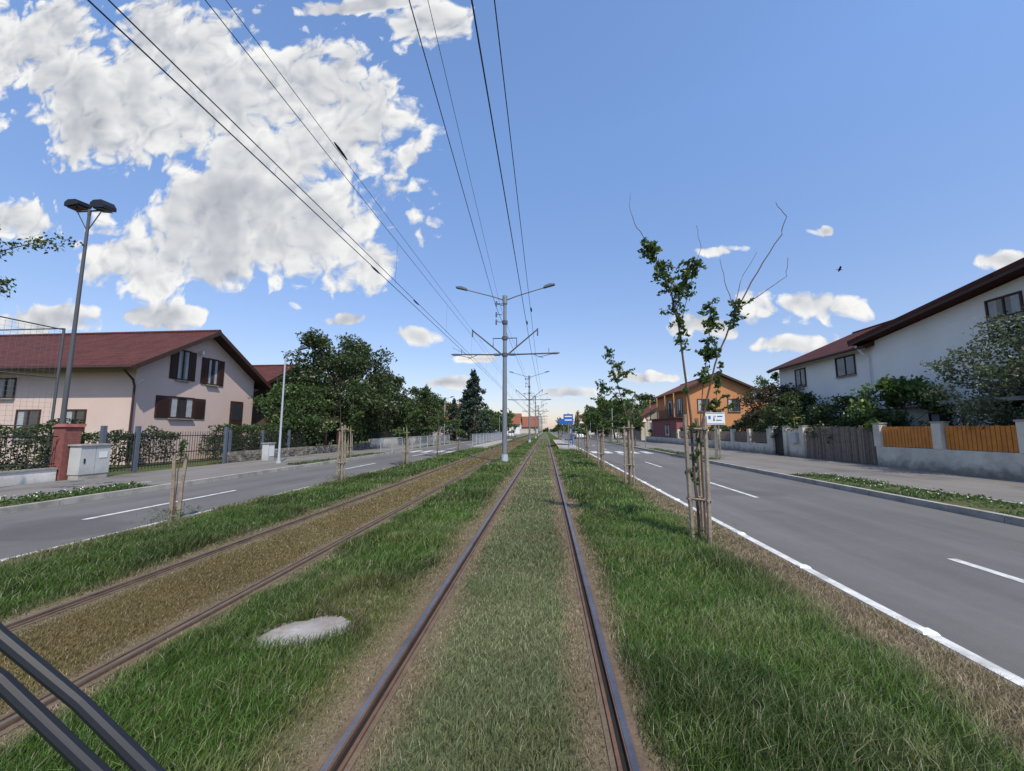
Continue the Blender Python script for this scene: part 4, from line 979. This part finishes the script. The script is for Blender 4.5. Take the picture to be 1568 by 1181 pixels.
# ------------------------------------------------------------------ sky
w=bpy.data.worlds.new('World'); sc.world=w; w.use_nodes=True; nt=w.node_tree
for n in list(nt.nodes): nt.nodes.remove(n)
out=N(nt,'ShaderNodeOutputWorld')
SUN=Vector((0.34,-0.60,0.92)).normalized()
el=math.asin(SUN.z); az=math.atan2(SUN.x,SUN.y)
sky=N(nt,'ShaderNodeTexSky'); sky.sky_type='NISHITA'; sky.sun_disc=False; sky.sun_elevation=el; sky.sun_rotation=az; sky.air_density=1.0; sky.dust_density=0.6; sky.ozone_density=1.6
tc=N(nt,'ShaderNodeTexCoord'); sp=N(nt,'ShaderNodeSeparateXYZ'); L(nt,tc.outputs['Generated'],sp.inputs[0])
zc=MM(nt,'MINIMUM',MM(nt,'MAXIMUM',sp.outputs[2],0.0),0.62)
cz=N(nt,'ShaderNodeCombineXYZ'); [L(nt,zc,cz.inputs[i]) for i in range(3)]
ti=N(nt,'ShaderNodeVectorMath',operation='MULTIPLY_ADD'); L(nt,cz.outputs[0],ti.inputs[0]); ti.inputs[1].default_value=(0.95,1.42,1.65); ti.inputs[2].default_value=(0.96,0.82,0.88)
sk=N(nt,'ShaderNodeVectorMath',operation='MULTIPLY'); L(nt,sky.outputs[0],sk.inputs[0]); L(nt,ti.outputs[0],sk.inputs[1])
bg=N(nt,'ShaderNodeBackground'); L(nt,sk.outputs[0],bg.inputs[0]); bg.inputs[1].default_value=0.14
yy=MM(nt,'MAXIMUM',sp.outputs[1],0.05)
cb=N(nt,'ShaderNodeCombineXYZ'); L(nt,MM(nt,'DIVIDE',sp.outputs[0],yy),cb.inputs[0]); L(nt,MM(nt,'DIVIDE',sp.outputs[2],yy),cb.inputs[1])
q=cb.outputs[0]
wn=noise(nt,q,6,2); wf=MM(nt,'SUBTRACT',wn,0.5)
cw=N(nt,'ShaderNodeCombineXYZ'); L(nt,MM(nt,'MULTIPLY',wf,0.16),cw.inputs[0]); L(nt,MM(nt,'MULTIPLY',wf,-0.05),cw.inputs[1])
qa=N(nt,'ShaderNodeVectorMath',operation='ADD'); L(nt,q,qa.inputs[0]); L(nt,cw.outputs[0],qa.inputs[1]); qw=qa.outputs[0]
blobs=[(-1.21,1.06,.46,.27),(-1.60,1.22,.24,.19),(-.711,.913,.32,.24),(-.849,.595,.43,.18),(-1.10,.50,.30,.095),(-.364,1.183,.125,.09),(-1.596,.631,.12,.084),
(-1.075,.32,.14,.046),(-1.438,.32,.17,.044),(.631,.306,.115,.045),(-.32,.247,.06,.03),(-.55,.298,.06,.018),(.386,.258,.07,.034),(.608,.209,.10,.024),
(1.12,.402,.06,.028),(.429,.458,.06,.016),(.704,.498,.03,.014),(-.247,.12,.07,.014),(.041,.096,.12,.016),(-.17,.19,.06,.012),(-.455,.462,.08,.07),(-.527,1.27,.25,.03),(.27,.135,.09,.013)]
cur=None
for (cx,cy,rx,ry) in blobs:
    a=N(nt,'ShaderNodeVectorMath',operation='MULTIPLY_ADD'); L(nt,qw,a.inputs[0]); a.inputs[1].default_value=(1/rx,1/ry,0); a.inputs[2].default_value=(-cx/rx,-cy/ry,0)
    l=N(nt,'ShaderNodeVectorMath',operation='LENGTH'); L(nt,a.outputs[0],l.inputs[0])
    v=l.outputs['Value']
    if rx<=0.2: v=MM(nt,'MULTIPLY_ADD',v,0.72,0.36)
    cur=v if cur is None else MM(nt,'MINIMUM',cur,v)
B=MM(nt,'MINIMUM',MM(nt,'SUBTRACT',1.15,cur),0.62)
na=noise(nt,qw,4.6,7,0.62)
nb=MM(nt,'ABSOLUTE',MM(nt,'SUBTRACT',noise(nt,qw,11.0,2,0.5),0.5))
n1=MM(nt,'ADD',MM(nt,'MULTIPLY',MM(nt,'SUBTRACT',na,0.5),2.0),MM(nt,'MULTIPLY',MM(nt,'SUBTRACT',nb,0.08),1.3))
off=N(nt,'ShaderNodeVectorMath',operation='ADD'); L(nt,qw,off.inputs[0]); off.inputs[1].default_value=(0.008,0.032,0)
n2=MM(nt,'MULTIPLY',MM(nt,'SUBTRACT',noise(nt,off.outputs[0],4.6,3,0.6),0.5),2.0)
D=MM(nt,'ADD',MM(nt,'MULTIPLY',B,0.72),n1)
alpha=ramp(nt,D,[(0.03,0.0),(0.10,0.5),(0.20,1.0)])
shade=MM(nt,'ADD',MM(nt,'MULTIPLY',MM(nt,'SUBTRACT',n1,n2),1.8),0.66,clamp=True)
thick=ramp(nt,D,[(0.25,0.0),(0.80,1.0)])
low=ramp(nt,noise(nt,q,3.0,2,0.55),[(0.40,0.1),(0.58,1.0)])
grey=MM(nt,'MULTIPLY',MM(nt,'MULTIPLY',thick,low),0.95)
ccol=mixc(nt,shade,(0.42,0.46,0.54),(1.0,1.0,0.99))
ccol=mixc(nt,grey,ccol,(0.38,0.41,0.47))
bg2=N(nt,'ShaderNodeBackground'); L(nt,ccol,bg2.inputs[0]); bg2.inputs[1].default_value=0.95
mx=N(nt,'ShaderNodeMixShader'); L(nt,alpha,mx.inputs[0]); L(nt,bg.outputs[0],mx.inputs[1]); L(nt,bg2.outputs[0],mx.inputs[2]); L(nt,mx.outputs[0],out.inputs[0])

ld=bpy.data.lights.new('sun','SUN'); ld.energy=5.0; ld.angle=R(0.5); ld.color=(1.0,0.93,0.81)
lo=bpy.data.objects.new('sun',ld); lo.rotation_euler=SUN.to_track_quat('Z','Y').to_euler(); sc.collection.objects.link(lo)

# ------------------------------------------------------------------ camera
cd=bpy.data.cameras.new('camera'); cd.lens=36*600/1568; cd.sensor_width=36; cd.clip_start=0.05; cd.clip_end=4000
co=bpy.data.objects.new('camera',cd); co.location=(0,0,1.65); co.rotation_euler=(R(96.5),0,R(4.9)); sc.collection.objects.link(co)
sc.camera=co
